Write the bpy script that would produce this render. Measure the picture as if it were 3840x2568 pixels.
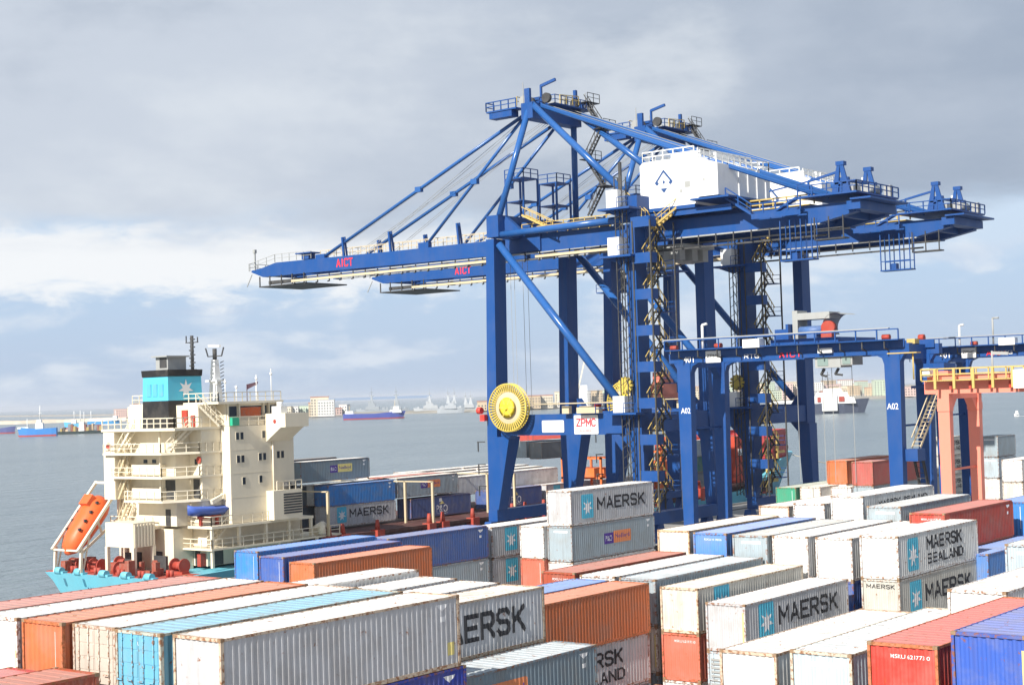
import bpy, bmesh, math, random
from mathutils import Vector, Matrix
random.seed(11)
R = math.radians
sc = bpy.context.scene
for o in list(bpy.data.objects): bpy.data.objects.remove(o)

# ---------------------------------------------------------------- camera
H = 18.8                                    # eye height above the yard
YAW, PITCH, ROLL = .668321571, .0333447832, -.031867771
fw = Vector((math.cos(YAW)*math.cos(PITCH), math.sin(YAW)*math.cos(PITCH), math.sin(PITCH)))
rt = fw.cross(Vector((0, 0, 1))).normalized(); up = rt.cross(fw)
rt, up = rt*math.cos(ROLL)+up*math.sin(ROLL), -rt*math.sin(ROLL)+up*math.cos(ROLL)
cam = bpy.data.cameras.new('camera'); cam_o = bpy.data.objects.new('camera', cam)
sc.collection.objects.link(cam_o); sc.camera = cam_o
m = Matrix.Identity(4)
for i, v in enumerate((rt, up, -fw)):
    for j in range(3): m[j][i] = v[j]
m.translation = Vector((0, 0, H)); cam_o.matrix_world = m
cam.sensor_width = 36; cam.lens = 5817.25/3840*36
cam.clip_start = 1; cam.clip_end = 40000

# ---------------------------------------------------------------- world, sun, exposure
SUN = Vector((-1, -.06, .74)).normalized()      # towards the sun
elev = math.asin(SUN.z); az = math.atan2(SUN.x, SUN.y)
w = bpy.data.worlds.new('World'); sc.world = w; w.use_nodes = True
nt = w.node_tree; N = nt.nodes; Lk = nt.links; N.clear()
def nn(t, **k):
    n = N.new(t)
    for a, b in k.items(): setattr(n, a, b)
    return n
def lk(a, b): Lk.new(a, b)
def math_(op, a, b=None, clamp=False):
    n = nn('ShaderNodeMath', operation=op, use_clamp=clamp)
    for i, v in enumerate((a, b)):
        if v is None: continue
        if isinstance(v, (int, float)): n.inputs[i].default_value = v
        else: lk(v, n.inputs[i])
    return n.outputs[0]
def smooth(v, a, b):
    n = nn('ShaderNodeMapRange', interpolation_type='SMOOTHSTEP')
    lk(v, n.inputs[0]); n.inputs[1].default_value = a; n.inputs[2].default_value = b
    return n.outputs[0]
def mixc(f, a, b):
    n = nn('ShaderNodeMix', data_type='RGBA')
    if isinstance(f, (int, float)): n.inputs[0].default_value = f
    else: lk(f, n.inputs[0])
    for i, v in ((6, a), (7, b)):
        if isinstance(v, tuple): n.inputs[i].default_value = (*v, 1)
        else: lk(v, n.inputs[i])
    return n.outputs[2]
tc = nn('ShaderNodeTexCoord')
sep = nn('ShaderNodeSeparateXYZ'); lk(tc.outputs['Generated'], sep.inputs[0])
vz = sep.outputs[2]
dot = nn('ShaderNodeVectorMath', operation='DOT_PRODUCT'); lk(tc.outputs['Generated'], dot.inputs[0])
dot.inputs[1].default_value = (math.sin(YAW), -math.cos(YAW), 0); uu = dot.outputs['Value']
def noise(scale, detail, rough=.55, zs=3.0, off=0.0, dist=0.0):
    mp = nn('ShaderNodeMapping'); lk(tc.outputs['Generated'], mp.inputs[0])
    mp.inputs['Scale'].default_value = (1, 1, zs); mp.inputs['Location'].default_value = (off, off*.7, off*.3)
    n = nn('ShaderNodeTexNoise'); lk(mp.outputs[0], n.inputs['Vector'])
    n.inputs['Scale'].default_value = scale; n.inputs['Detail'].default_value = detail
    n.inputs['Roughness'].default_value = rough; n.inputs['Distortion'].default_value = dist
    return n.outputs['Fac']
sky = nn('ShaderNodeTexSky', sky_type='NISHITA', sun_disc=False)
sky.sun_elevation = elev; sky.sun_rotation = az; sky.air_density = 1.0; sky.dust_density = 1.2
skys = nn('ShaderNodeVectorMath', operation='SCALE'); lk(sky.outputs[0], skys.inputs[0]); skys.inputs['Scale'].default_value = .75
EXPO = .45
K = 1/2**EXPO
def C3(r, g, b, s=10.0):
    f = lambda c: (c/12.92 if c <= .04045 else ((c+.055)/1.055)**2.4)
    return tuple(f(x/255)*K*s for x in (r, g, b))
# low clear sky, then soft low cloud, white cumulus band, grey cloud deck above
low = mixc(smooth(vz, -.005, .12), C3(188, 207, 233), C3(192, 218, 246))
base = mixc(.92, skys.outputs[0], low)
n_big = noise(2.2, 3, .45, 2.2, 3.1)
n_med = noise(9, 8, .55, 3.5, 7.7, .3)
n_fine = noise(26, 9, .6, 2.6, 1.3, .4)
# lower soft clouds
f1 = smooth(math_('ADD', math_('MULTIPLY', n_med, .7), math_('MULTIPLY', n_fine, .3)), .47, .64)
base = mixc(math_('MULTIPLY', f1, .75), base, C3(228, 236, 246))
f1b = smooth(noise(12, 6, .5, 5, 15.5), .55, .72)
base = mixc(math_('MULTIPLY', f1b, .4), base, C3(194, 208, 231))
# cumulus band just under the deck
vw = math_('ADD', vz, math_('MULTIPLY', math_('SUBTRACT', n_fine, .5), .05))
vw = math_('ADD', vw, math_('MULTIPLY', math_('SUBTRACT', n_med, .5), .03))
band = math_('MULTIPLY', smooth(vw, .062, .080), math_('SUBTRACT', 1, smooth(vw, .100, .122)))
band = math_('MULTIPLY', band, math_('ADD', .25, math_('MULTIPLY', .75, math_('SUBTRACT', 1, smooth(uu, -.13, .10)))))
base = mixc(band, base, C3(246, 249, 252))
# grey deck
dk = smooth(math_('ADD', vz, math_('MULTIPLY', math_('SUBTRACT', n_med, .5), .05)), .096, .128)
dark = math_('ADD', math_('MULTIPLY', uu, 1.7), math_('MULTIPLY', math_('SUBTRACT', n_big, .5), 2.2))
dark = math_('ADD', dark, math_('MULTIPLY', math_('SUBTRACT', n_med, .5), .7))
deck = mixc(smooth(dark, -.75, .85), C3(205, 214, 227), C3(152, 168, 190))
n_puff = noise(4.5, 7, .58, 2.2, 21.7, .08)
deck = mixc(math_('MULTIPLY', smooth(n_puff, .50, .72), .75), deck, C3(224, 231, 239))
deck = mixc(math_('MULTIPLY', math_('SUBTRACT', 1, smooth(n_puff, .30, .50)), .45), deck, C3(158, 172, 192))
base = mixc(dk, base, deck)
bg = nn('ShaderNodeBackground'); bg.inputs['Strength'].default_value = .1
out = nn('ShaderNodeOutputWorld'); lk(base, bg.inputs[0]); lk(bg.outputs[0], out.inputs[0])

sun = bpy.data.lights.new('sun', 'SUN'); sun.energy = 5.0; sun.angle = R(.5); sun.color = (1, .95, .87)
sun_o = bpy.data.objects.new('sun', sun); sc.collection.objects.link(sun_o)
sun_o.rotation_euler = SUN.to_track_quat('Z', 'Y').to_euler()
sc.view_settings.view_transform = 'Standard'; sc.view_settings.look = 'None'
sc.view_settings.exposure = EXPO; sc.view_settings.gamma = 1; sc.view_settings.use_curve_mapping = False
sc.render.engine = 'CYCLES'
sc.cycles.max_bounces = 6; sc.cycles.diffuse_bounces = 3; sc.cycles.volume_bounces = 0

# ---------------------------------------------------------------- helpers
COL = sc.collection
class MB:
    def __init__(s): s.v = []; s.f = []; s.sm = []
    def quadbox(s, c):                       # 8 corners: 4 bottom ccw, 4 top ccw
        b = len(s.v); s.v += [tuple(p) for p in c]
        for q in ((3, 2, 1, 0), (4, 5, 6, 7), (0, 1, 5, 4), (1, 2, 6, 5), (2, 3, 7, 6), (3, 0, 4, 7)):
            s.f.append(tuple(b+i for i in q)); s.sm.append(False)
        return s
    def box(s, x0, x1, y0, y1, z0, z1):
        if x0 > x1: x0, x1 = x1, x0
        if y0 > y1: y0, y1 = y1, y0
        if z0 > z1: z0, z1 = z1, z0
        return s.quadbox([(x0, y0, z0), (x1, y0, z0), (x1, y1, z0), (x0, y1, z0), (x0, y0, z1), (x1, y0, z1), (x1, y1, z1), (x0, y1, z1)])
    def taper(s, x0, x1, y0, y1, z0, X0, X1, Y0, Y1, z1):
        return s.quadbox([(x0, y0, z0), (x1, y0, z0), (x1, y1, z0), (x0, y1, z0), (X0, Y0, z1), (X1, Y0, z1), (X1, Y1, z1), (X0, Y1, z1)])
    def beam(s, p, q, wd, ht, upv=(0, 0, 1)):
        p, q = Vector(p), Vector(q); d = (q-p).normalized(); u_ = Vector(upv)
        if abs(d.dot(u_)) > .98: u_ = Vector((1, 0, 0))
        a = d.cross(u_).normalized()*wd/2; b = a.cross(d).normalized()*ht/2
        return s.quadbox([p-a-b, p+a-b, p+a+b, p-a+b, q-a-b, q+a-b, q+a+b, q-a+b])
    def tube(s, p, q, r, r2=None, n=8, cap=True, smooth=True):
        r2 = r if r2 is None else r2
        p, q = Vector(p), Vector(q); d = (q-p).normalized(); u_ = Vector((0, 0, 1)) if abs(d.z) < .95 else Vector((1, 0, 0))
        a = d.cross(u_).normalized(); b = d.cross(a); k = len(s.v)
        for c, rr in ((p, r), (q, r2)):
            for i in range(n):
                t = 2*math.pi*i/n; s.v.append(tuple(c+(a*math.cos(t)+b*math.sin(t))*rr))
        for i in range(n):
            j = (i+1) % n; s.f.append((k+i, k+n+i, k+n+j, k+j)); s.sm.append(smooth)
        if cap:
            s.f.append(tuple(k+i for i in range(n))); s.sm.append(False)
            s.f.append(tuple(k+n+i for i in range(n-1, -1, -1))); s.sm.append(False)
        return s
    def prism(s, pts, a, b, axis='y'):       # polygon in the two other axes, extruded
        n = len(pts); k = len(s.v)
        for c in (a, b):
            for (u_, v_) in pts:
                s.v.append({'x': (c, u_, v_), 'y': (u_, c, v_), 'z': (u_, v_, c)}[axis])
        s.f.append(tuple(range(k, k+n))); s.f.append(tuple(k+n+i for i in range(n-1, -1, -1))); s.sm += [False, False]
        for i in range(n):
            j = (i+1) % n; s.f.append((k+i, k+n+i, k+n+j, k+j)); s.sm.append(False)
        return s
    def loft(s, rings, smooth=True, cap=True, closed=True):
        n = len(rings[0]); k = len(s.v)
        for r_ in rings: s.v += [tuple(p) for p in r_]
        for a in range(len(rings)-1):
            for i in range(n if closed else n-1):
                j = (i+1) % n
                s.f.append((k+a*n+i, k+a*n+j, k+(a+1)*n+j, k+(a+1)*n+i)); s.sm.append(smooth)
        if cap:
            s.f.append(tuple(k+i for i in range(n-1, -1, -1))); s.f.append(tuple(k+(len(rings)-1)*n+i for i in range(n))); s.sm += [False, False]
        return s
    def quad(s, a, b, c, d):
        k = len(s.v); s.v += [tuple(a), tuple(b), tuple(c), tuple(d)]; s.f.append((k, k+1, k+2, k+3)); s.sm.append(False); return s
    def rail(s, p, q, h=1.1, gap=1.6, t=.07, mid=True):
        p, q = Vector(p), Vector(q); L = (q-p).length; n = max(1, round(L/gap)); hv = Vector((0, 0, h))
        for i in range(n+1):
            c = p+(q-p)*i/n; s.beam(c, c+hv, t, t)
        s.beam(p+hv, q+hv, t, t)
        if mid: s.beam(p+hv*.5, q+hv*.5, t*.8, t*.8)
        return s
    def mesh(s, name, off=(0, 0, 0)):
        me = bpy.data.meshes.new(name); o = Vector(off)
        me.from_pydata([tuple(Vector(v)-o) for v in s.v], [], s.f)
        for p, f in zip(me.polygons, s.sm): p.use_smooth = f
        bm = bmesh.new(); bm.from_mesh(me); bmesh.ops.recalc_face_normals(bm, faces=bm.faces); bm.to_mesh(me); bm.free()
        return me
def obj(name, me, mat=None, parent=None, loc=None, color=None):
    o = bpy.data.objects.new(name, me); COL.objects.link(o)
    if mat is not None and me is not None and len(me.materials) == 0: me.materials.append(mat)
    if parent is not None: o.parent = parent
    if loc is not None: o.location = loc
    if color is not None: o.color = (*color, 1)
    return o
def tag(o, label=None, cat=None, group=None, kind=None):
    for k, v in (('label', label), ('category', cat), ('group', group), ('kind', kind)):
        if v: o[k] = v
    return o
def thing(name, label, cat, loc, group=None):
    o = bpy.data.objects.new(name, None); COL.objects.link(o); o.location = loc; o.empty_display_size = .5
    return tag(o, label, cat, group)
def root_of(o):
    while o.parent: o = o.parent
    return o
SPLIT = set('''doorway lashing_stand girder_tie cell_guide bollard pillar stanchion fairlead window porthole mullion wall_rib walkway_bracket
 post bracket trolley_wheel weld_seam fire_locker vent_pipe aerial mooring_winch deck_vent mast floodlight locker windlass lashing_post house_platform hinge_plate
 stay_rest rope_gear roof_unit deck_load superstructure wheelhouse sheave_tower lamp_bracket reel_drive hatch_coaming drum_cover end_tie rope deck_crane brake cradle walkway deckhouse curtain panel cargo_tank'''.split())
def islands(mb):
    n = len(mb.v); par = list(range(n))
    def fd(a):
        while par[a] != a: par[a] = par[par[a]]; a = par[a]
        return a
    for f in mb.f:
        for i in f[1:]: par[fd(i)] = fd(f[0])
    comp = {}
    for i in range(n): comp.setdefault(fd(i), []).append(i)
    bb = [(ids, [min(mb.v[i][k] for i in ids)-.03 for k in range(3)], [max(mb.v[i][k] for i in ids)+.03 for k in range(3)]) for ids in comp.values()]
    q = list(range(len(bb)))
    def g(a):
        while q[a] != a: a = q[a]
        return a
    for i in range(len(bb)):
        for j in range(i):
            if all(bb[i][1][k] <= bb[j][2][k] and bb[j][1][k] <= bb[i][2][k] for k in range(3)): q[g(i)] = g(j)
    own = {}
    for i in range(len(bb)):
        for v in bb[i][0]: own[v] = g(i)
    out = {}
    for f, sm in zip(mb.f, mb.sm):
        k = own[f[0]]; m_, mp = out.setdefault(k, (MB(), {}))
        ff = []
        for i in f:
            if i not in mp: mp[i] = len(m_.v); m_.v.append(mb.v[i])
            ff.append(mp[i])
        m_.f.append(tuple(ff)); m_.sm.append(sm)
    return [a for a, b in out.values()]
def part(mb, name, mat, parent, color=None, label=None, kind=None):
    r_ = root_of(parent)
    if name in SPLIT and not kind:
        last = None
        for m_ in islands(mb): last = obj(name, m_.mesh(name, r_.location), mat, parent, color=color)
        return last
    o = obj(name, mb.mesh(name, r_.location), mat, parent, color=color)
    if label: o['label'] = label
    if kind: o['kind'] = kind
    return o
def copy_tree(o, parent=None):
    c = o.copy(); COL.objects.link(c)
    if parent: c.parent = parent
    for ch in list(o.children): copy_tree(ch, c)
    return c

# ---------------------------------------------------------------- materials
def new_mat(name):
    m_ = bpy.data.materials.new(name); m_.use_nodes = True; t = m_.node_tree
    b = t.nodes['Principled BSDF']; return m_, t, b
def nadd(t, typ, **k):
    n = t.nodes.new(typ)
    for a, b in k.items(): setattr(n, a, b)
    return n
def nmix(t, f, a, b, blend='MIX'):
    n = nadd(t, 'ShaderNodeMix', data_type='RGBA', blend_type=blend)
    if isinstance(f, (int, float)): n.inputs[0].default_value = f
    else: t.links.new(f, n.inputs[0])
    for i, v in ((6, a), (7, b)):
        if isinstance(v, tuple): n.inputs[i].default_value = (*v[:3], 1)
        else: t.links.new(v, n.inputs[i])
    return n.outputs[2]
def nramp(t, f, a, b, lo=0., hi=1.):
    n = nadd(t, 'ShaderNodeMapRange'); t.links.new(f, n.inputs[0]); n.inputs[1].default_value = a; n.inputs[2].default_value = b
    n.inputs[3].default_value = lo; n.inputs[4].default_value = hi; return n.outputs[0]
def nnoise(t, vec, scale, detail=5, rough=.6, sc_=(1, 1, 1)):
    mp = nadd(t, 'ShaderNodeMapping'); t.links.new(vec, mp.inputs[0]); mp.inputs['Scale'].default_value = sc_
    n = nadd(t, 'ShaderNodeTexNoise'); t.links.new(mp.outputs[0], n.inputs['Vector'])
    n.inputs['Scale'].default_value = scale; n.inputs['Detail'].default_value = detail; n.inputs['Roughness'].default_value = rough
    return n.outputs['Fac']
def paint(name, color=None, rough=.45, metal=0., grime=.25, rust=0., streak=.3, fade=0., scale=1., bump=0.):
    """painted steel; color None = the object's own colour"""
    m_, t, b = new_mat(name); L = t.links
    tcn = nadd(t, 'ShaderNodeTexCoord'); oi = nadd(t, 'ShaderNodeObjectInfo')
    add = nadd(t, 'ShaderNodeVectorMath', operation='ADD'); mul = nadd(t, 'ShaderNodeMath', operation='MULTIPLY')
    L.new(oi.outputs['Random'], mul.inputs[0]); mul.inputs[1].default_value = 57.
    L.new(tcn.outputs['Object'], add.inputs[0]); L.new(mul.outputs[0], add.inputs[1]); vec = add.outputs[0]
    c = oi.outputs['Color'] if color is None else tuple(color)
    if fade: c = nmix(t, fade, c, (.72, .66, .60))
    n1 = nnoise(t, vec, .8*scale, 6, .6)
    c = nmix(t, nramp(t, n1, .45, .75, 0, grime), c, (.30, .27, .23))
    n2 = nnoise(t, vec, 2.2*scale, 5, .6, (1, 1, .12))
    c = nmix(t, nramp(t, n2, .45, .8, 0, streak), c, nmix(t, .5, c, (.16, .12, .09)) if not isinstance(c, tuple) else (.2, .16, .12))
    if rust:
        n3 = nnoise(t, vec, 3.1*scale, 8, .68)
        c = nmix(t, nramp(t, n3, .70-rust*.25, .76-rust*.2, 0, .9), c, (.26, .10, .035))
    L.new(c, b.inputs['Base Color'])
    b.inputs['Roughness'].default_value = rough; b.inputs['Metallic'].default_value = metal; b.inputs['Specular IOR Level'].default_value = .3
    L.new(nramp(t, n1, .2, .8, rough*.8, min(1, rough*1.4)), b.inputs['Roughness'])
    if bump:
        bp = nadd(t, 'ShaderNodeBump'); bp.inputs['Strength'].default_value = bump; bp.inputs['Distance'].default_value = .05
        L.new(nnoise(t, vec, 1.3, 3, .5), bp.inputs['Height']); L.new(bp.outputs[0], b.inputs['Normal'])
    return m_
P_BODY = paint('container_paint', None, .5, grime=.42, rust=.30, streak=.6, bump=.25)
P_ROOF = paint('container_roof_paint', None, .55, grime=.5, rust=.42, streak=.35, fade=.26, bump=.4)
P_FRAME = paint('container_frame_paint', None, .5, grime=.4, rust=.85, streak=.2, scale=2)
P_CAST = paint('corner_casting_steel', (.30, .20, .12), .7, grime=.3, rust=.7, scale=4)
BLACK = paint('black_paint', (.02, .02, .022), .5, grime=.15, streak=.1)
SORG = paint('ship_orange', (.72, .17, .04), .5, grime=.3, rust=.1)
HUBY = paint('hub_yellow', (.85, .66, .04), .5, grime=.1)
P_OBJ = paint('coloured_paint', None, .45, grime=.12, streak=.15)
BLUE = paint('crane_blue', (.010, .070, .26), .42, grime=.05, streak=.25, scale=.5)
LBLUE = paint('crane_tube_blue', (.022, .105, .33), .20, grime=.06, streak=.05)
YEL = paint('safety_yellow', (.58, .42, .13), .5, grime=.2)
REEL = paint('reel_yellow', (.60, .46, .09), .5, grime=.12)
WHITE = paint('white_paint', (.80, .80, .78), .4, grime=.10, streak=.15)
CREAM = paint('ship_cream', (.80, .72, .56), .45, grime=.10, streak=.22, scale=.6)
GREY = paint('grey_steel', (.36, .37, .36), .5, grime=.25)
DARK = paint('dark_steel', (.05, .052, .055), .55, grime=.2)
RED = paint('deck_red', (.40, .055, .035), .55, grime=.25, rust=.1)
ORANGE = paint('gantry_orange', (.86, .27, .19), .4, grime=.10, streak=.15, scale=.6)
LBORANGE = paint('lifeboat_orange', (.80, .13, .03), .4, grime=.1)
HULL = paint('hull_light_blue', (.16, .50, .62), .4, grime=.12, streak=.25, scale=.4)
WARM = paint('pale_yellow_steel', (.60, .50, .33), .5, grime=.2)
TREDM = paint('red_lettering', (.75, .04, .06), .5, grime=.05, streak=0)
NAVY = paint('navy_lettering', (.03, .08, .22), .5, grime=.05, streak=0)
RUBBER = paint('rubber', (.02, .02, .02), .8, grime=.3)
def glass_mat():
    m_, t, b = new_mat('window_glass'); b.inputs['Base Color'].default_value = (.03, .04, .05, 1); b.inputs['Roughness'].default_value = .12; return m_
GLASS = glass_mat()
def concrete():
    m_, t, b = new_mat('yard_concrete'); tcn = nadd(t, 'ShaderNodeTexCoord'); v = tcn.outputs['Object']
    a = nmix(t, nnoise(t, v, .05, 8, .6), (.20, .19, .18), (.34, .33, .31))
    a = nmix(t, nramp(t, nnoise(t, v, .6, 6, .7), .55, .8, 0, .6), a, (.10, .10, .10))
    t.links.new(a, b.inputs['Base Color']); b.inputs['Roughness'].default_value = .9; return m_
CONC = concrete()
def sea_mat():
    m_, t, b = new_mat('sea_water'); g = nadd(t, 'ShaderNodeTexCoord'); v = g.outputs['Object']
    a = nmix(t, nramp(t, nnoise(t, v, .004, 5, .6, (1, 2.2, 1)), .35, .65), (.135, .175, .195), (.18, .22, .235))
    t.links.new(a, b.inputs['Base Color']); b.inputs['Roughness'].default_value = .22; b.inputs['IOR'].default_value = 1.33
    b.inputs['Specular IOR Level'].default_value = .45
    n1 = nnoise(t, v, .35, 4, .6, (1, 1.8, 1)); n2 = nnoise(t, v, .06, 5, .6, (1, 2, 1))
    ad = nadd(t, 'ShaderNodeMath', operation='ADD'); t.links.new(n1, ad.inputs[0])
    mu = nadd(t, 'ShaderNodeMath', operation='MULTIPLY'); t.links.new(n2, mu.inputs[0]); mu.inputs[1].default_value = 3.0; t.links.new(mu.outputs[0], ad.inputs[1])
    bp = nadd(t, 'ShaderNodeBump'); bp.inputs['Strength'].default_value = 1.0; bp.inputs['Distance'].default_value = .8
    t.links.new(ad.outputs[0], bp.inputs['Height']); t.links.new(bp.outputs[0], b.inputs['Normal']); return m_
SEA = sea_mat()
def rock_mat(name, c1, c2, s):
    m_, t, b = new_mat(name); g = nadd(t, 'ShaderNodeTexCoord'); v = g.outputs['Object']
    t.links.new(nmix(t, nramp(t, nnoise(t, v, s, 8, .7), .35, .65), c1, c2), b.inputs['Base Color']); b.inputs['Roughness'].default_value = .95; return m_
ROCK = rock_mat('breakwater_rock', (.16, .15, .13), (.42, .38, .33), .3)
SAND = rock_mat('pale_sand', (.42, .35, .27), (.62, .53, .42), .05)
LAND = rock_mat('shore_ground', (.20, .19, .16), (.36, .33, .28), .02)

# ---------------------------------------------------------------- setting: yard, quay, sea
SEAZ = -2.2; QY = 127.0
g = MB().box(-400, 2500, -600, QY-1.2, -1.5, 0)
tag(obj('ground', g.mesh('ground'), CONC), kind='structure')
q = MB().box(-400, 2500, QY-1.196, QY, -6, .004); q.box(-400, 2500, QY-.5, QY-.1, .006, .28)
tag(obj('quay', q.mesh('quay'), CONC), kind='structure')
def sea_mesh():
    me = bpy.data.meshes.new('sea'); E_ = 30000
    me.from_pydata([(-E_, -E_, 0), (E_, -E_, 0), (E_, E_, 0), (-E_, E_, 0)], [], [(0, 1, 2, 3)]); return me
tag(obj('sea', sea_mesh(), SEA, loc=(0, 0, SEAZ)), kind='structure')
# crane rails let into the quay
for yy in (121.65, 99.65):
    tag(obj('crane_rail', MB().box(40, 500, yy-.06, yy+.06, .002, .12).mesh('crane_rail'), DARK), kind='structure')

# ---------------------------------------------------------------- containers
CW = 2.438; PITCHC = .278
def prof(t):                                  # 0 = crest, 1 = valley of the corrugation
    t = (t % PITCHC)/PITCHC
    return 0 if t < .26 else (t-.26)/.24 if t < .5 else 1 if t < .76 else 1-(t-.76)/.24
BRK = (0, .26, .5, .76)
def crests(a, b):
    xs = [a]; k = math.floor(a/PITCHC)-1
    while True:
        done = False
        for f in BRK:
            x = (k+f)*PITCHC
            if x >= b-1e-4: done = True; break
            if x > a+1e-4: xs.append(x)
        if done: break
        k += 1
    xs.append(b); return xs
MESH = {}
def cmesh(L, h):
    key = (L, round(h, 2))
    if key in MESH: return MESH[key]
    hl, hw = L/2, CW/2; z0, z1 = .16, h-.11; D = .038; IN = .012; d = {}
    def wall_side(sgn):
        m_ = MB(); xs = crests(-hl+.13, hl-.13)
        for i in range(len(xs)-1):
            a, b = xs[i], xs[i+1]; ya, yb = [sgn*(hw-IN-prof(x)*D) for x in (a, b)]
            if sgn < 0: m_.quad((a, ya, z0), (b, yb, z0), (b, yb, z1), (a, ya, z1))
            else: m_.quad((b, yb, z0), (a, ya, z0), (a, ya, z1), (b, yb, z1))
        return m_.mesh('side_wall')
    def wall_end(sgn):
        m_ = MB(); ys = crests(-hw+.12, hw-.12)
        for i in range(len(ys)-1):
            a, b = ys[i], ys[i+1]; xa, xb = [sgn*(hl-IN-.02-prof(y)*.045) for y in (a, b)]
            m_.quad((xa, a, z0), (xa, a, z1), (xb, b, z1), (xb, b, z0))
        return m_.mesh('end_wall')
    d['side_near'] = wall_side(-1); d['side_far'] = wall_side(1); d['end_near'] = wall_end(-1); d['end_far'] = wall_end(1)
    for k_ in ('side_near', 'side_far', 'end_near', 'end_far'):    # normals must face out
        pass
    r_ = MB(); n = 24 if L > 8 else 12                              # roof pressed in shallow ribs
    x0, x1 = -hl+.14, hl-.14; st = (x1-x0)/n
    for i in range(n):
        a = x0+i*st; b = a+st; zt = h-.025; zb = h-.045
        r_.box(a, a+st*.62, -hw+.05, hw-.05, h-.09, zt); r_.box(a+st*.62, b, -hw+.05, hw-.05, h-.09, zb)
    d['roof'] = r_.mesh('roof')
    f = MB()
    for sx in (-1, 1):
        for sy in (-1, 1):
            f.box(sx*hl, sx*(hl-.14), sy*hw, sy*(hw-.10), .119, h-.119)
    for sy in (-1, 1):
        f.box(-hl+.18, hl-.18, sy*hw, sy*(hw-.06), h-.105, h-.012); f.box(-hl+.18, hl-.18, sy*(hw-.004), sy*(hw-.07), .01, .165)
    for sx in (-1, 1):
        f.box(sx*hl, sx*(hl-.06), -hw+.16, hw-.16, h-.115, h-.012); f.box(sx*(hl-.004), sx*(hl-.07), -hw+.16, hw-.16, .01, .165)
        f.box(sx*(hl-.14), sx*(hl-.20), -hw+.05, hw-.05, h-.10, h-.02)
    f.box(-hl+.1, hl-.1, -hw+.06, hw-.06, .06, .12)
    d['frame'] = f.mesh('frame')
    c = MB()
    c.box(-.089, .089, -.081, .081, 0, .118); d['casting'] = c.mesh('corner_casting')
    # doors: two leaves with recessed panels and locking bars
    for side in (0, 1):
        m_ = MB(); xs = -hl+.03; y0 = 0.008 if side == 0 else -hw+.12; y1 = hw-.12 if side == 0 else -.008
        m_.box(xs, xs+.05, y0, y1, z0, z1)
        zz = z0+.06; nz = 5; hz = (z1-z0-.12)/nz
        for i in range(nz): m_.box(xs-.018, xs, y0+.05, y1-.05, zz+i*hz+.03, zz+(i+1)*hz-.03)
        d['door%d' % side] = m_.mesh('door')
    m_ = MB(); m_.tube((0, 0, z0-.03), (0, 0, z1+.03), .02, n=6)
    for zc in (.25, .9, 1.6, h-.3): m_.box(-.02, .03, -.05, .05, zc-.05, zc+.05)
    m_.box(-.05, -.02, -.02, .26, 1.05, 1.11); d['bar'] = m_.mesh('locking_bar')
    MESH[key] = d; return d
TXT = {}
def text_mesh(s, bold=.02):
    cu = bpy.data.curves.new('t', 'FONT'); cu.body = s; cu.size = 1; cu.offset = bold; cu.resolution_u = 3
    ob = bpy.data.objects.new('t', cu); me = bpy.data.meshes.new_from_object(ob)
    bpy.data.objects.remove(ob); return me
STROKES = {
 'M': [[(0, 0), (0, 1), (.5, .30), (1, 1), (1, 0)]], 'A': [[(0, 0), (.5, 1), (1, 0)], [(.2, .30), (.8, .30)]], 'E': [[(1, 0), (0, 0), (0, 1), (1, 1)], [(0, .5), (.85, .5)]],
 'R': [[(0, 0), (0, 1), (.8, 1), (1, .85), (1, .62), (.8, .47), (0, .47)], [(.5, .47), (1, 0)]], 'S': [[(1, .85), (.8, 1), (.2, 1), (0, .85), (0, .65), (.2, .52), (.8, .48), (1, .35), (1, .15), (.8, 0), (.2, 0), (0, .15)]],
 'K': [[(0, 0), (0, 1)], [(.95, 1), (.08, .45)], [(.35, .62), (1, 0)]], 'L': [[(0, 1), (0, 0), (.9, 0)]], 'N': [[(0, 0), (0, 1), (1, 0), (1, 1)]], 'D': [[(0, 0), (0, 1), (.7, 1), (1, .75), (1, .25), (.7, 0), (0, 0)]],
 'Z': [[(0, 1), (1, 1), (0, 0), (1, 0)]], 'P': [[(0, 0), (0, 1), (.8, 1), (1, .85), (1, .62), (.8, .47), (0, .47)]], 'C': [[(1, .85), (.8, 1), (.2, 1), (0, .8), (0, .2), (.2, 0), (.8, 0), (1, .15)]],
 'I': [[(.5, 0), (.5, 1)]], 'T': [[(0, 1), (1, 1)], [(.5, 1), (.5, 0)]], 'O': [[(.2, 0), (0, .2), (0, .8), (.2, 1), (.8, 1), (1, .8), (1, .2), (.8, 0), (.2, 0)]], 'G': [[(1, .85), (.8, 1), (.2, 1), (0, .8), (0, .2), (.2, 0), (1, 0), (1, .45), (.6, .45)]],
 'H': [[(0, 0), (0, 1)], [(1, 0), (1, 1)], [(0, .5), (1, .5)]], 'X': [[(0, 0), (1, 1)], [(0, 1), (1, 0)]], 'B': [[(0, 0), (0, 1), (.8, 1), (.95, .85), (.95, .65), (.8, .52), (0, .52)], [(.8, .52), (1, .38), (1, .15), (.8, 0), (0, 0)]]}
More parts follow.
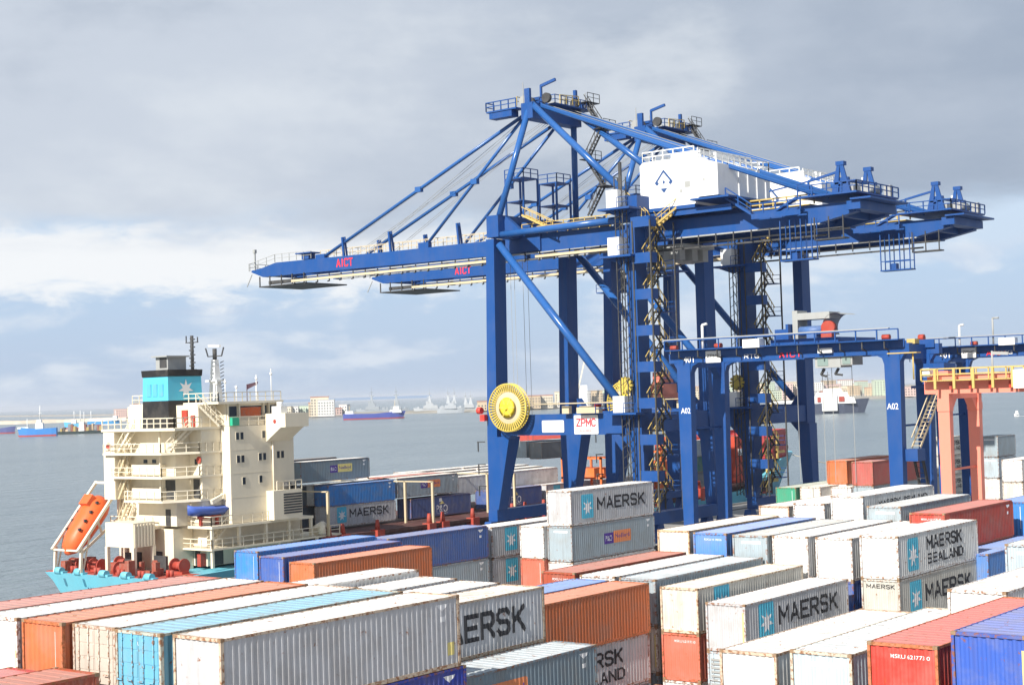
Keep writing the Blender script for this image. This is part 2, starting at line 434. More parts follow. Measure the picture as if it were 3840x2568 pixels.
def flat_text(s, wd, ht, bold=.02, th=.17):
    """bmesh of the words in x,z, scaled to a box centred on the origin"""
    if all(c in STROKES or c == ' ' for c in s):
        bm = bmesh.new(); n = sum(.42 if c in 'I ' else .86 if c == 'M' else .72 for c in s); gap = .30
        tot = n+gap*(len(s)-1); k = wd/tot/ht; x = 0; lay = 0            # k squeezes the letters to fit
        t_ = th*ht/2
        for c in s:
            lw = .42 if c in 'I ' else .86 if c == 'M' else .72
            for st in STROKES.get(c, []):
                for (a, b) in zip(st, st[1:]):
                    p = Vector(((x+a[0]*lw)*k*ht-wd/2, 0, a[1]*(ht-2*t_)-ht/2+t_)); q = Vector(((x+b[0]*lw)*k*ht-wd/2, 0, b[1]*(ht-2*t_)-ht/2+t_))
                    d = (q-p).normalized(); nv = Vector((-d.z, 0, d.x))*t_; e = d*t_*.9; lay += 1; o = Vector((0, -.0007*lay, 0))
                    bm.faces.new([bm.verts.new(v) for v in (p-e-nv+o, q+e-nv+o, q+e+nv+o, p-e+nv+o)])
            x += lw+gap
        return bm
    me = text_mesh(s, 0.0 if bold < .02 else .008); bm = bmesh.new(); bm.from_mesh(me); bpy.data.meshes.remove(me)
    xs = [v.co.x for v in bm.verts]; ys = [v.co.y for v in bm.verts]
    cx, cy = (min(xs)+max(xs))/2, (min(ys)+max(ys))/2; sx = wd/(max(xs)-min(xs)); sy = ht/(max(ys)-min(ys))
    for v in bm.verts: v.co = Vector(((v.co.x-cx)*sx, 0, (v.co.y-cy)*sy))
    return bm
def poly_bm(polys):
    bm = bmesh.new()
    for p in polys: bm.faces.new([bm.verts.new((x, 0, z)) for x, z in p])
    bmesh.ops.triangulate(bm, faces=bm.faces); return bm
def rrect(wd, ht, r=.18, n=4):
    pts = []
    for cx, cz, a0 in ((wd/2-r, ht/2-r, 0), (-wd/2+r, ht/2-r, 90), (-wd/2+r, -ht/2+r, 180), (wd/2-r, -ht/2+r, 270)):
        for i in range(n+1):
            a = R(a0+90*i/n); pts.append((cx+r*math.cos(a), cz+r*math.sin(a)))
    return pts
def star(r, sx=1, n=7, inner=.42):
    pts = []
    for i in range(2*n):
        a = math.pi/2+math.pi*i/n; k = r if i % 2 == 0 else r*inner
        pts.append((k*math.cos(a)*sx, k*math.sin(a)))
    # fan triangles around the centre
    return [[(0, 0), pts[i], pts[(i+1) % len(pts)]] for i in range(len(pts))]
def conform_side(bm, x, z, L, proud=.006):
    """print on the -Y wall of a container, following the corrugation"""
    bmesh.ops.translate(bm, verts=bm.verts, vec=(x, 0, z))
    lo = min(v.co.x for v in bm.verts); hi = max(v.co.x for v in bm.verts)
    for c in crests(lo, hi)[1:-1]:
        bmesh.ops.bisect_plane(bm, geom=bm.verts[:]+bm.edges[:]+bm.faces[:], dist=1e-5, plane_co=(c, 0, 0), plane_no=(1, 0, 0))
    for v in bm.verts: v.co.y = v.co.y-(CW/2-.012-prof(v.co.x)*.038)-proud
    return bm
def conform_end(bm, y, z, L, proud=.006):
    """print on the -X wall (u runs towards -Y)"""
    for v in bm.verts: v.co = Vector((v.co.y, y-v.co.x, z+v.co.z))
    lo = min(v.co.y for v in bm.verts); hi = max(v.co.y for v in bm.verts)
    for c in crests(lo, hi)[1:-1]:
        bmesh.ops.bisect_plane(bm, geom=bm.verts[:]+bm.edges[:]+bm.faces[:], plane_co=(0, c, 0), plane_no=(0, 1, 0))
    for v in bm.verts: v.co.x = v.co.x-(L/2-.032-prof(v.co.y)*.045)-proud
    return bm
def bm_mesh(bm, name):
    me = bpy.data.meshes.new(name); bm.to_mesh(me); bm.free(); return me
PCACHE = {}
def printed(root, name, mat, key, make, parent=None, color=None):
    if key not in PCACHE: PCACHE[key] = bm_mesh(make(), name)
    return obj(name, PCACHE[key], mat, parent or root, color=color)
INK = paint('black_lettering', (.03, .03, .035), .55, grime=.05, streak=0)
WINK = paint('white_lettering', (.80, .80, .80), .5, grime=.05, streak=0)
EMB = paint('emblem_blue', (.10, .50, .68), .5, grime=.08, streak=.1)
PURP = paint('logo_purple', (.10, .05, .30), .5, grime=.05, streak=0)
ORNG = paint('logo_orange', (.80, .28, .12), .5, grime=.05, streak=0)
YLOG = paint('logo_yellow', (.80, .68, .25), .5, grime=.05, streak=0)
def emblem(r_, L, x, z=1.45, w_=1.7, h_=1.95, k=''):
    e = printed(r_, 'emblem', EMB, ('emb', L, x, z, w_, h_), lambda: conform_side(poly_bm([rrect(w_, h_)]), x, z, L, .006))
    printed(r_, 'star', WINK, ('star', L, x, z, w_), lambda: conform_side(poly_bm(star(.72)), x, z-.08, L, .010), parent=e)
def words(r_, L, s, x, z, wd, ht, mat=None, bold=.03):
    printed(r_, 'lettering', mat or INK, (s, L, x, z, wd, ht, (mat or INK).name), lambda: conform_side(flat_text(s, wd, ht, bold), x, z, L, .008))
def endwords(r_, L, s, y, z, wd, ht, mat):
    printed(r_, 'lettering', mat, ('e', s, L, y, z, wd, ht, mat.name), lambda: conform_end(flat_text(s, wd, ht, .03), y, z, L, .008))
def marks(r_, L, h, mk):
    for k in mk.split():
        if k == 'maersk': emblem(r_, L, -L/2+2.35); words(r_, L, 'MAERSK', 1.15, 1.55, 6.9, 1.05)
        elif k == 'maersk_tall': emblem(r_, L, -L/2+2.35); words(r_, L, 'MAERSK', 1.2, 1.35, 6.6, 1.25, bold=.045)
        elif k == 'sealand': emblem(r_, L, -L/2+2.15, 1.30, 1.6, 1.95); words(r_, L, 'MAERSK', .75, 1.78, 5.3, .82); words(r_, L, 'SEALAND', .85, .82, 5.4, .62)
        elif k == 'sealand20': words(r_, L, 'MAERSK', .3, 1.72, 3.4, .62); words(r_, L, 'SEALAND', .3, .95, 3.4, .5)
        elif k == 'emblem_right': emblem(r_, L, L/2-2.3, 1.45, 1.5, 1.9)
        elif k == 'emblem_left': emblem(r_, L, -L/2+2.6)
        elif k == 'po':
            words(r_, L, 'P&O', .1, .95, 2.3, 1.0, WINK); words(r_, L, 'Nedlloyd', .1, .30, 2.3, .22, WINK)
            e = printed(r_, 'emblem', YLOG, ('po', L), lambda: conform_side(poly_bm([[(-.55, -.3), (.5, -.3), (.1, .15)]]), .1, 1.85, L))
            printed(r_, 'flag', WINK, ('po2', L), lambda: conform_side(poly_bm([[(-.6, 0), (.1, .05), (-.1, .5), (-.5, .45)]]), .1, 1.85, L), parent=e)
        elif k in ('rail', 'rail_yellow', 'rail_left'):
            x = {'rail': .4, 'rail_yellow': .9, 'rail_left': -1.2}[k]; oc = YLOG if k == 'rail_yellow' else ORNG
            e = printed(r_, 'logo_panel', PURP, ('rp', L, x), lambda: conform_side(poly_bm([[(-1.9, -.45), (-.6, -.45), (-.6, .45), (-1.9, .45)]]), x, 1.45, L))
            printed(r_, 'logo_panel', oc, ('rp2', L, x, oc.name), lambda: conform_side(poly_bm([rrect(2.6, 1.0, .12)]), x+.75, 1.5, L))
            words(r_, L, 'P&O', x-1.25, 1.45, 1.0, .45, WINK); words(r_, L, 'Nedlloyd', x+.75, 1.5, 2.1, .5, PURP)
        elif k == 'hanjin': words(r_, L, 'MAERSK SEALAND', .6, 1.9, 8.2, .42)
        elif k == 'bar': printed(r_, 'placard', WINK, ('bar', L, h), lambda: conform_end(poly_bm([[(-.75, -.08), (.62, -.08), (.62, .08), (-.75, .08)]]), -.15, h-.45, L))
        elif k == 'number': endwords(r_, L, 'MSKU 621773 0', -.25, h-.42, 1.35, .13, WINK)
        elif k == 'number2': endwords(r_, L, 'POCU 411902 6', -.2, h-.42, 1.3, .13, WINK)
        elif k == 'endmaersk': endwords(r_, L, 'MAERSK', 0, h-.42, 1.75, .26, INK)
        elif k == 'column': printed(r_, 'placard', WINK, ('col', L, h), lambda: conform_end(poly_bm([[(-.03, -.8), (.03, -.8), (.03, .8), (-.03, .8)]]), -.75, h-1.15, L))
        elif k == 'tri': printed(r_, 'decal', WINK, ('tri', L, h), lambda: conform_side(poly_bm([[(-.38, .12), (0, -.16), (.38, .12)], [(-.14, -.55), (.14, -.55), (.14, -.35), (-.14, -.35)]]), L/2-1.0, h-.38, L))
        elif k == 'yellowpatch': printed(r_, 'decal', YLOG, ('yp', L), lambda: conform_side(poly_bm([[(-.22, -.25), (.22, -.25), (.22, .25), (-.22, .25)]]), L/2-.55, .75, L))
        elif k == 'yellowpost': printed(r_, 'decal', YLOG, ('ypost', L, h), lambda: conform_end(poly_bm([[(-.05, -.9), (.05, -.9), (.05, .9), (-.05, .9)]]), -1.05, h-1.35, L))
GROUPC = 'shipping containers in the yard'
NCONT = []
def container(x, y, ztop, h, col, label, mk='', L=12.19, end='wall', frame=None, near=None, group=GROUPC, fill=True, roofc=None, cat='shipping container'):
    cx, cy = x+L/2, y+CW/2
    r_ = thing('shipping_container', label, cat, (cx, cy, ztop-h), group)
    d = cmesh(L, h); fc = frame or col
    obj('side_wall', d['side_near'], P_BODY, r_, color=col); obj('side_wall', d['side_far'], P_BODY, r_, color=col)
    obj('end_wall', d['end_far'], P_BODY, r_, color=col)
    if end == 'wall': obj('end_wall', d['end_near'], P_BODY, r_, color=col)
    else:
        for k in (0, 1):
            dr = obj('door', d['door%d' % k], P_BODY, r_, color=col)
            for yy in ((.30, .85) if k == 0 else (-.85, -.30)):
                b = obj('locking_bar', d['bar'], P_FRAME, dr, color=tuple(min(1, c*1.15) for c in col)); b.location = (-L/2-.02, yy, 0)
    obj('roof', d['roof'], P_ROOF, r_, color=roofc or col); obj('frame', d['frame'], P_FRAME, r_, color=fc)
    dist = math.hypot(x, y)
    for sx in (-1, 1):
        for sy in (-1, 1):
            for zc in (0, h-.118):
                if dist > 100 and (zc == 0 or sx > 0): continue
                c = obj('corner_casting', d['casting'], P_CAST, r_); c.location = (sx*(L/2-.086), sy*(CW/2-.078), zc)
    marks(r_, L, h, mk)
    if end == 'reefer':
        for i in range(9):
            b = part(MB().box(x-.05, x+.0, y+.25, y+CW-.25, ztop-h+.35+i*.22, ztop-h+.45+i*.22), 'louvre', GREY, r_)
    NCONT.append((x, y, ztop-h, L, r_))
    return r_
# paint colours
cWH = (.76, .755, .73); cOW = (.72, .69, .61); cLG = (.54, .545, .56); cBG = (.36, .43, .47); cDG = (.22, .29, .34); cGB = (.47, .55, .60)
cBR = (.42, .085, .045); cOB = (.60, .17, .065); cRD = (.62, .06, .045); cCOR = (.68, .17, .11); cBLU = (.06, .13, .42); cROY = (.035, .06, .36)
cSKY = (.14, .42, .58); cBEI = (.56, .49, .42); cGRN = (.06, .33, .20); cPK = (.52, .17, .14); cMBL = (.10, .26, .62); cBB = (.05, .24, .62); cSAL = (.50, .13, .08)
cCRM = (.60, .58, .52)
K_ = container
# foreground block, left (bay 1)
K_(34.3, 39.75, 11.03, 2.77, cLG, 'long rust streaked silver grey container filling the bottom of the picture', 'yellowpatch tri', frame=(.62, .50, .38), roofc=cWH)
K_(34.6, 39.75, 8.25, 2.6, cROY, 'dark royal blue container directly under the long silver grey one', 'tri')
K_(33.9, 42.35, 11.08, 2.77, cSKY, 'sky blue container with doors and locking bars facing the viewer', 'number', end='door', frame=(.45, .48, .42))
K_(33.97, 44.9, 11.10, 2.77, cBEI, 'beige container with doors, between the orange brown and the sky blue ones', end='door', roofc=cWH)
K_(33.6, 47.45, 11.15, 2.77, cOB, 'orange brown container with a plain end at the left of the beige doors', 'column')
K_(33.5, 50.05, 11.17, 2.77, cWH, 'white container cut by the left edge of the picture, left of the orange brown one', 'yellowpost')
K_(33.5, 52.75, 11.17, 2.77, cPK, 'faded pink roofed container, outermost of the near left row beside the ship stern')
K_(21.0, 44.8, 9.68, 2.6, cBR, 'brown container with a dented salmon roof in the bottom left corner')
K_(21.0, 47.6, 9.45, 2.6, (.50, .07, .09), 'crimson roofed container in the very bottom left corner of the picture')
# bay 2
K_(46.6, 52.9, 10.10, 2.77, cWH, 'white container behind the brown roof, its ribbed side showing below the orange red container', 'tri')
K_(46.6, 50.35, 9.78, 2.6, cWH, 'white roofed container in line behind the beige one with a yellow board on it')
K_(46.6, 47.65, 9.70, 2.6, cWH, 'plain white roofed container between the yellow board and the AERSK lettered one')
K_(46.6, 44.95, 9.66, 2.6, cLG, 'light grey container with big black letters ERSK showing past the long silver one', 'maersk_tall', frame=(.50, .42, .32), roofc=(.74, .66, .58))
K_(46.6, 42.0, 7.15, 2.6, cDG, 'blue grey container with an orange logo at the bottom edge of the picture', 'rail_left tri', roofc=cGB)
# bay 3
K_(59.9, 47.8, 8.17, 2.74, cOB, 'brick red container with a pink roof right beside the ERSK letters')
K_(59.9, 47.9, 5.42, 2.6, cLG, 'light grey container lettered SEALAND directly under the brick red one', 'sealand')
K_(59.9, 50.5, 8.17, 2.6, cMBL, 'light blue roofed container hidden behind the brick red one', fill=False)
K_(60.0, 45.2, 2.60, 2.6, cBR, 'rusty brown roofed container at the foot of the pale orange one')
# bay 4
K_(73.0, 53.56, 8.33, 2.6, cBR, 'long brown container with a salmon roof below the two stacked grey lettered ones', 'number2')
K_(73.0, 50.75, 8.25, 2.6, cWH, 'long white roofed container right of the long brown one')
K_(73.0, 48.0, 8.22, 2.6, cBG, 'long slate grey container right of the brick red one, seen mostly as roof', roofc=cGB)
K_(72.9, 45.2, 7.87, 2.5, cOW, 'cream white container on top of the pale orange one', 'emblem_left', frame=(.70, .60, .45))
K_(72.9, 45.2, 5.35, 2.6, cCOR, 'pale orange container under the cream white one', 'number')
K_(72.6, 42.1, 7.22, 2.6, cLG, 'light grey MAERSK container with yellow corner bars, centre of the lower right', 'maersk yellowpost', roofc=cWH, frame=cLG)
K_(72.6, 42.1, 4.60, 2.6, cGB, 'grey refrigerated container with slatted front under the MAERSK one', '', end='reefer')
K_(73.0, 48.0, 5.60, 2.6, cOW, 'cream container in the narrow dark gap right of the brick red one', 'yellowpost')
# left middle
K_(74.8, 76.9, 7.72, 2.6, cOB, 'orange red container in front of the two blue ones by the ship')
K_(74.5, 79.6, 8.05, 2.6, cBLU, 'medium blue container between the bright blue and the orange red ones', 'column')
K_(74.5, 82.2, 8.35, 2.6, cBB, 'bright blue container outermost beside the ship accommodation', 'column')
K_(88.0, 82.25, 7.98, 2.66, (.07, .14, .38), 'dark blue container with a pale roof under the ship cargo, left of the crane leg', 'tri')
K_(88.0, 82.25, 5.30, 2.6, cBG, 'slate grey container under the dark blue one left of the crane leg', 'tri')
K_(100.7, 82.3, 7.77, 2.62, cLG, 'grey container with a blue star emblem just right of the crane leg, upper of two', 'emblem_left', roofc=cWH)
K_(100.7, 82.3, 5.13, 2.6, cLG, 'grey container with a blue star emblem just right of the crane leg, lower of two', 'emblem_left')
K_(100.7, 76.9, 8.00, 2.64, cWH, 'white container standing on the coral one left of the MAERSK stack')
K_(100.7, 76.9, 5.34, 2.6, cCOR, 'coral red container under the white one left of the MAERSK stack', 'column')
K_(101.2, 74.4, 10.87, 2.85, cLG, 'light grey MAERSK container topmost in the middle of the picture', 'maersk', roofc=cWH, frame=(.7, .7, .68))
K_(101.2, 74.4, 7.99, 2.85, cBG, 'slate grey container with purple and orange logo under the topmost MAERSK one', 'rail bar tri')
K_(101.2, 74.4, 5.10, 2.6, cWH, 'white container at the foot of the slate grey one with the orange logo')
# right middle, bay 5
K_(86.0, 53.8, 9.62, 2.6, cOW, 'cream ended container at the left end of the long row below the blue gantry', '', frame=(.66, .48, .30), roofc=cWH)
K_(85.6, 50.8, 9.57, 2.6, cMBL, 'sky blue container with white number in the row below the blue gantry', 'number2', roofc=(.20, .34, .70))
K_(85.4, 47.8, 9.53, 2.6, cBG, 'grey container with a white bar on its end, between sky blue and white ones', 'bar', roofc=(.5, .53, .52))
K_(85.8, 45.2, 9.52, 2.6, cWH, 'white container next right of the grey one with the white bar')
K_(86.3, 42.5, 9.46, 2.6, cWH, 'white container standing on a blue one, left of the SEALAND lettered one')
K_(86.3, 42.5, 6.85, 2.6, cBLU, 'blue container in the gap left of the beige MAERSK one', 'tri')
K_(85.8, 39.3, 9.72, 2.55, cWH, 'white container lettered MAERSK SEALAND on top of the beige one', 'sealand', frame=cWH)
K_(85.8, 39.3, 7.15, 2.7, cCRM, 'weathered beige container lettered MAERSK under the SEALAND one', 'maersk endmaersk')
# bay 6
K_(99.5, 53.8, 10.17, 2.6, cOW, 'small looking cream ended container at the foot of the blue gantry', '', roofc=cWH, frame=(.6, .42, .3))
K_(99.5, 51.0, 10.40, 2.6, cWH, 'white container right of the cream one at the foot of the blue gantry')
K_(99.5, 48.05, 10.98, 2.6, cWH, 'tall white container with small black words on its long side', 'hanjin', roofc=(.8, .8, .79))
K_(98.0, 44.6, 10.44, 2.6, cBG, 'grey container with a white bar, directly left of the red container', 'bar', roofc=(.5, .53, .54))
K_(97.0, 41.1, 10.14, 2.6, (.46, .07, .05), 'deep red container behind the SEALAND lettered one', 'number tri')
K_(97.0, 41.3, 7.50, 2.6, cSAL, 'faded red container directly under the deep red one', 'tri')
K_(97.5, 38.5, 7.55, 2.6, cMBL, 'light blue roofed container low between the red one and the grey one at right')
K_(111.2, 40.9, 9.85, 2.6, cBB, 'bright blue container cut by the right edge of the picture', 'column')
K_(111.2, 40.9, 7.22, 2.6, cCRM, 'beige container under the bright blue one at the right edge')
K_(77.6, 27.3, 10.40, 2.6, cGB, 'pale blue grey container with a white bar at the right edge', 'bar', roofc=(.6, .63, .6))
K_(60.6, 23.25, 10.33, 2.6, cWH, 'off white container at the right edge above the red one', roofc=(.78, .74, .70))
# bottom right
K_(51.4, 28.55, 8.85, 2.6, cWH, 'white container at the bottom, leftmost of the four long ones at lower right', '', frame=(.62, .48, .36))
K_(50.6, 25.1, 9.22, 2.6, (.52, .62, .68), 'pale blue grey container with a white bar at the bottom, second of the four', 'bar', roofc=(.62, .68, .70), frame=(.6, .56, .45))
K_(47.5, 20.55, 10.30, 2.6, cRD, 'bright red container at the bottom with a rusty top edge and white number', 'number', frame=(.60, .18, .08))
K_(46.8, 17.35, 10.95, 2.6, (.05, .12, .48), 'royal blue container in the bottom right corner with a yellow corner bar', 'yellowpost', frame=(.05, .10, .40))
# far blocks on the right
K_(151.5, 81.0, 7.70, 2.6, cGRN, 'green container, the only green one, in front of the water', 'column', roofc=(.45, .5, .42))
K_(152.0, 78.3, 7.75, 2.6, cOW, 'cream container immediately right of the green one')
K_(154.5, 75.9, 7.60, 2.6, cWH, 'white container with a bar under the orange one', 'bar')
K_(156.5, 77.3, 10.36, 2.6, cOB, 'orange container with a yellow spot standing behind the white one', '')
K_(154.5, 73.3, 10.36, 2.6, (.48, .13, .11), 'dusty red container with a yellow spot behind the blue gantry leg', '')
K_(191.0, 73.5, 11.60, 2.6, cBG, 'short grey container with orange logo topmost behind the orange gantry', 'bar', L=6.06)
K_(191.0, 73.5, 8.95, 2.6, cGB, 'short pale grey container under the one with the orange logo', 'bar', L=6.06)
K_(191.0, 73.5, 6.30, 2.6, cWH, 'short white container at the bottom of the stack with the orange logo', L=6.06)
K_(179.1, 66.15, 9.30, 2.6, cWH, 'white container at the right edge beside the orange gantry, upper of two')
K_(179.1, 66.15, 6.65, 2.6, cOW, 'white container at the right edge beside the orange gantry, lower of two')
for k in range(3):
    K_(205.0, 86.3, 11.0-k*2.65, 2.6, cCRM, ('upper', 'middle', 'lowest')[k]+' beige container lettered MAERSK SEALAND seen between the orange gantry legs', 'sealand20', L=6.06)
# what carries them: the lower tiers down to the yard
DESC = ['second', 'third', 'fourth', 'fifth']
tops = [(x, y, zb, L, r_) for x, y, zb, L, r_ in NCONT]
FCOL = [cWH, cLG, cBR, cBG, cBLU, cOW]
FN = ['white', 'light grey', 'brown', 'slate grey', 'dark blue', 'cream']
for i, (x, y, zb, L, r_) in enumerate(tops):
    if any(abs(x-a) < 1.5 and abs(y-b) < 1.2 and c < zb-.5 for a, b, c, l_, q_ in tops): continue
    n = int((zb+.4)//2.6); hh = zb/n if n else 0
    for k in range(n):
        ci = (i*3+k*5) % 6
        K_(x, y, zb-k*hh-.01, round(hh-.02, 2), FCOL[ci], '%s container %s below the %s' % (FN[ci], ('first', 'second', 'third', 'fourth')[k], ' '.join(r_['label'].replace(',', '').split()[:10])), L=L)
# yellow spots on the orange and the dusty red one

# ---------------------------------------------------------------- ship-to-shore cranes
def star7(): pass
def flat_side(root, name, mat, s, x, yc, zc, wd, ht, bold=.03, parent=None, facing='-x'):
    """lettering lying on a wall that faces -X (reads left to right towards -Y)"""
    bm = flat_text(s, wd, ht, bold); o_ = root_of(root).location
    for v in bm.verts: v.co = Vector((x+v.co.y, yc-v.co.x, zc+v.co.z))-o_
    return obj(name, bm_mesh(bm, name), mat, parent or root)
def sheet_side(root, name, mat, polys, x, yc, zc, parent=None):
    bm = poly_bm(polys); o_ = root_of(root).location
    for v in bm.verts: v.co = Vector((x, yc-v.co.x, zc+v.co.z))-o_
    return obj(name, bm_mesh(bm, name), mat, parent or root)
def stair_flight(mb, p, q, wd=.7, n=9, wdir=(1, 0, 0), rails=None):
    p, q, wv = Vector(p), Vector(q), Vector(wdir)*wd/2; rm = mb if rails is None else rails
    for s in (-1, 1):
        mb.beam(p+wv*s, q+wv*s, .08, .24)
        rm.beam(p+wv*s+Vector((0, 0, 1)), q+wv*s+Vector((0, 0, 1)), .09, .09)
        for k in range(4):
            c = p+(q-p)*(k+.5)/4+wv*s; rm.beam(c, c+Vector((0, 0, 1)), .05, .05)
    for k in range(n):
        c = p+(q-p)*(k+.5)/n; mb.beam(c-wv, c+wv, .22, .05)
def quay_crane():
    X1, X2, YW, YL = 149.3, 166.7, 120.9, 100.0
    t = thing('quay_crane', 'nearer of the two blue ship to shore cranes with big yellow cable reel', 'crane', (158, 110, 0), 'quay cranes working the container ship')
    P = lambda mb, n, m_, p=None, **k: part(mb, n, m_, p or t, **k)
    # legs, sills, bogies
    for X in (X1, X2):
        s = 1 if X == X1 else -1
        m_ = MB(); m_.taper(X, X+1.7*s, YW-.1, YW+1.4, 4.61, X, X+2.2*s, YW-2.1, YW+1.35, 13.6)
        m_.taper(X, X+2.3*s, YW-.20, YW+1.35, 13.61, X, X+2.3*s, YW-.65, YW+.60, 38.1); P(m_, 'leg', BLUE)
        m_ = MB(); m_.taper(X, X+1.7*s, YL-.9, YL+.6, 4.61, X, X+2.2*s, YL-.9, YL+.9, 13.6)
        m_.taper(X, X+2.3*s, YL-.7, YL+.7, 13.61, X, X+2.3*s, YL-.65, YL+.65, 38.1); P(m_, 'leg', BLUE)
        m_ = MB(); m_.box(X+.04*s, X+1.6*s, YL+.91, YW-.82, 13.75, 16.25)
        for a, b in ((YL+.85, 1), (YW-.82, -1)):
            m_.prism([(a, 13.75), (a+b*1.6, 13.75), (a, 11.9)], X+.1*s, X+1.25*s, 'x')
            m_.prism([(a, 16.25), (a+b*1.4, 16.25), (a, 18.0)], X+.1*s, X+1.25*s, 'x')
        P(m_, 'portal_beam', BLUE)
        P(MB().tube((X+.6*s, YW-1.0, 37.4), (X+.6*s, YL+2.2, 17.0), .48, n=12), 'diagonal_brace', LBLUE)
        m_ = MB().tube((X+.5*s, YW-.9, 38.55), (X+.5*s, YL+.8, 38.75), .42, n=12); P(m_, 'tie_tube', LBLUE)
    for Y in (YW+.75, YL-.35):
        m_ = MB(); m_.box(X1-.1, X2+.1, Y-.7, Y+.7, 3.2, 4.6); P(m_, 'sill_beam', BLUE)
        flat_txt = None
        for xc in (X1-.6, X1+3.2, X2-3.2, X2+.6):
            m_ = MB(); m_.taper(xc-1.6, xc+1.6, Y-.4, Y+.4, 1.0, xc-.5, xc+.5, Y-.5, Y+.5, 3.19); b = P(m_, 'bogie', BLUE)
            for dx in (-1.1, -.35, .4, 1.15): P(MB().tube((xc+dx, Y-.16, .42), (xc+dx, Y+.16, .42), .32, n=12), 'wheel', DARK, b)
    m_ = MB().box(X1+2.31, X2-2.31, YL-.55, YL+.55, 13.9, 16.1); P(m_, 'portal_beam', BLUE)
    # upper cross beams
    m_ = MB(); m_.box(X1-.1, X2+.1, YW-1.5, YW+.35, 38.3, 41.0)
    m_.prism([(YW-1.5, 41.0), (YW-4.4, 38.6), (YW-1.5, 38.6)], X1+1.2, X1+1.9, 'x').prism([(YW-1.5, 41.0), (YW-4.4, 38.6), (YW-1.5, 38.6)], X2-1.9, X2-1.2, 'x'); P(m_, 'cross_beam', BLUE)
    m_ = MB(); m_.prism([(YL-1.2, 38.4), (YL+1.3, 38.4), (YL+1.3, 40.4), (YL+.5, 41.3), (YL-1.2, 41.3)], X1-.1, X2+.1, 'x'); P(m_, 'cross_beam', BLUE)
    # main girder and boom, twin boxes
    GX = (154.0, 161.2)
    for gx in GX:
        m_ = MB(); m_.prism([(YW-2.2, 36.5), (78.0, 36.5), (73.8, 37.3), (73.8, 38.4), (YW-2.2, 38.75)], gx, gx+1.1, 'x')
        m_.box(gx-.12, gx+1.22, 78, YW-2.3, 36.38, 36.49)
        P(m_, 'girder', BLUE)
        m_ = MB(); m_.prism([(YW-1.9, 36.5), (167.2, 36.9), (169.6, 37.75), (169.6, 38.0), (167.5, 38.2), (164.5, 38.8), (140, 38.55), (YW-1.9, 38.5)], gx, gx+1.0, 'x')
        m_.box(gx-.10, gx+1.10, YW-1.8, 160, 36.36, 36.47)
        P(m_, 'boom', BLUE)
        P(MB().box(gx-.35, gx-.14, 78, 158, 36.25, 36.42), 'trolley_rail', GREY)
    m_ = MB()
    for y in range(124, 168, 7): m_.box(GX[0]+1.01, GX[1]-.01, y-.3, y+.3, 36.9, 38.3)
    for y in (76, 80, 84, 90, 96, 102, 110, 116): m_.box(GX[0]+1.11, GX[1]-.01, y-.3, y+.3, 37.0, 38.5)
    P(m_, 'girder_tie', BLUE)
    # hinge plates and darker joint at the boom root
    m_ = MB()
    for gx in GX: m_.prism([(YW-4.5, 36.6), (YW-1.0, 36.6), (YW-1.0, 40.3), (YW-2.2, 40.3), (YW-4.5, 38.7)], gx-.3, gx-.05, 'x')
    P(m_, 'hinge_plate', BLUE)
    # festoon track with hanging carriages
    for ya, yb in ((103.5, 116.5), (122.5, 160)):
        m_ = MB().box(152.7, 153.0, ya, yb, 35.62, 35.95); P(m_, 'festoon_track', WARM)
    y = 84.0
    while y < 160:
        m_ = MB(); m_.beam((153.3, y, 36.4), (153.3, y, 35.3), .12, .12); m_.beam((153.3, y, 35.4), (152.6, y-.35, 35.25), .14, .14); P(m_, 'festoon_hanger', DARK)
        y += 2.3
    m_ = MB().box(153.2, 153.4, 77, 100, 34.9, 35.1); P(m_, 'festoon_track', DARK)
    # boom tip platform hanging underneath
    m_ = MB().box(153.2, 161.8, 157.9, 167.2, 35.35, 35.5)
    for yy in (158.0, 160.4, 162.6, 165, 167.1): m_.beam((153.3, yy, 35.4), (153.3, yy, 36.9), .14, .14)
    m_.box(153.6, 154.1, 159.6, 165.6, 35.7, 36.2); P(m_, 'tip_platform', DARK)
    m_ = MB(); m_.rail((153.8, 169.7, 37.9), (153.8, 164.4, 38.85)); m_.rail((153.8, 164.4, 38.85), (153.8, 157.0, 38.8)); m_.rail((153.8, 169.9, 37.9), (161.9, 169.9, 37.9))
    m_.beam((154, 168.8, 38), (154, 168.8, 40.6), .18, .18); m_.box(153.8, 154.2, 168.6, 169.0, 40.5, 41.0); m_.beam((153.9, 169.4, 37.4), (153.9, 170.5, 35.7), .1, .1)
    P(m_, 'railing', GREY)
    m_ = MB().box(153.9, 155.2, 157.6, 159.0, 38.8, 39.6); m_.box(153.5, 155.6, 156.8, 159.9, 39.6, 39.75); P(m_, 'boom_cabinet', BLUE)
    # walkway along the boom and the girder
    m_ = MB().box(155.1, 156.2, YW+.6, 156.5, 38.62, 38.68); m_.rail((155.1, YW+1, 38.66), (155.1, 156.4, 38.8)); m_.rail((156.2, YW+1, 38.66), (156.2, 156.4, 38.8)); P(m_, 'walkway', WARM)
    m_ = MB().box(153.0, 153.95, 101, YW-2.2, 38.8, 38.88); m_.rail((153.1, 101, 38.85), (153.1, YW-2.2, 38.85), t=.10); m_.rail((156.2, 101, 38.85), (156.2, YW-2.2, 38.85), t=.10); P(m_, 'walkway', YEL)
    # stay supports on the boom
    for yb in (150.9, 142.1, 130.0):
        for gx in GX:
            P(MB().beam((gx+.2, yb, 38.5), (gx+.2, yb+.25, 41.3), .28, .28).beam((gx+.8, yb, 38.5), (gx+.8, yb+.4, 41.4), .2, .2), 'stay_rest', BLUE)
    # A-frame masts and stays
    AP = {0: (153.4, 117.2, 55.0), 1: (162.8, 117.2, 55.0)}
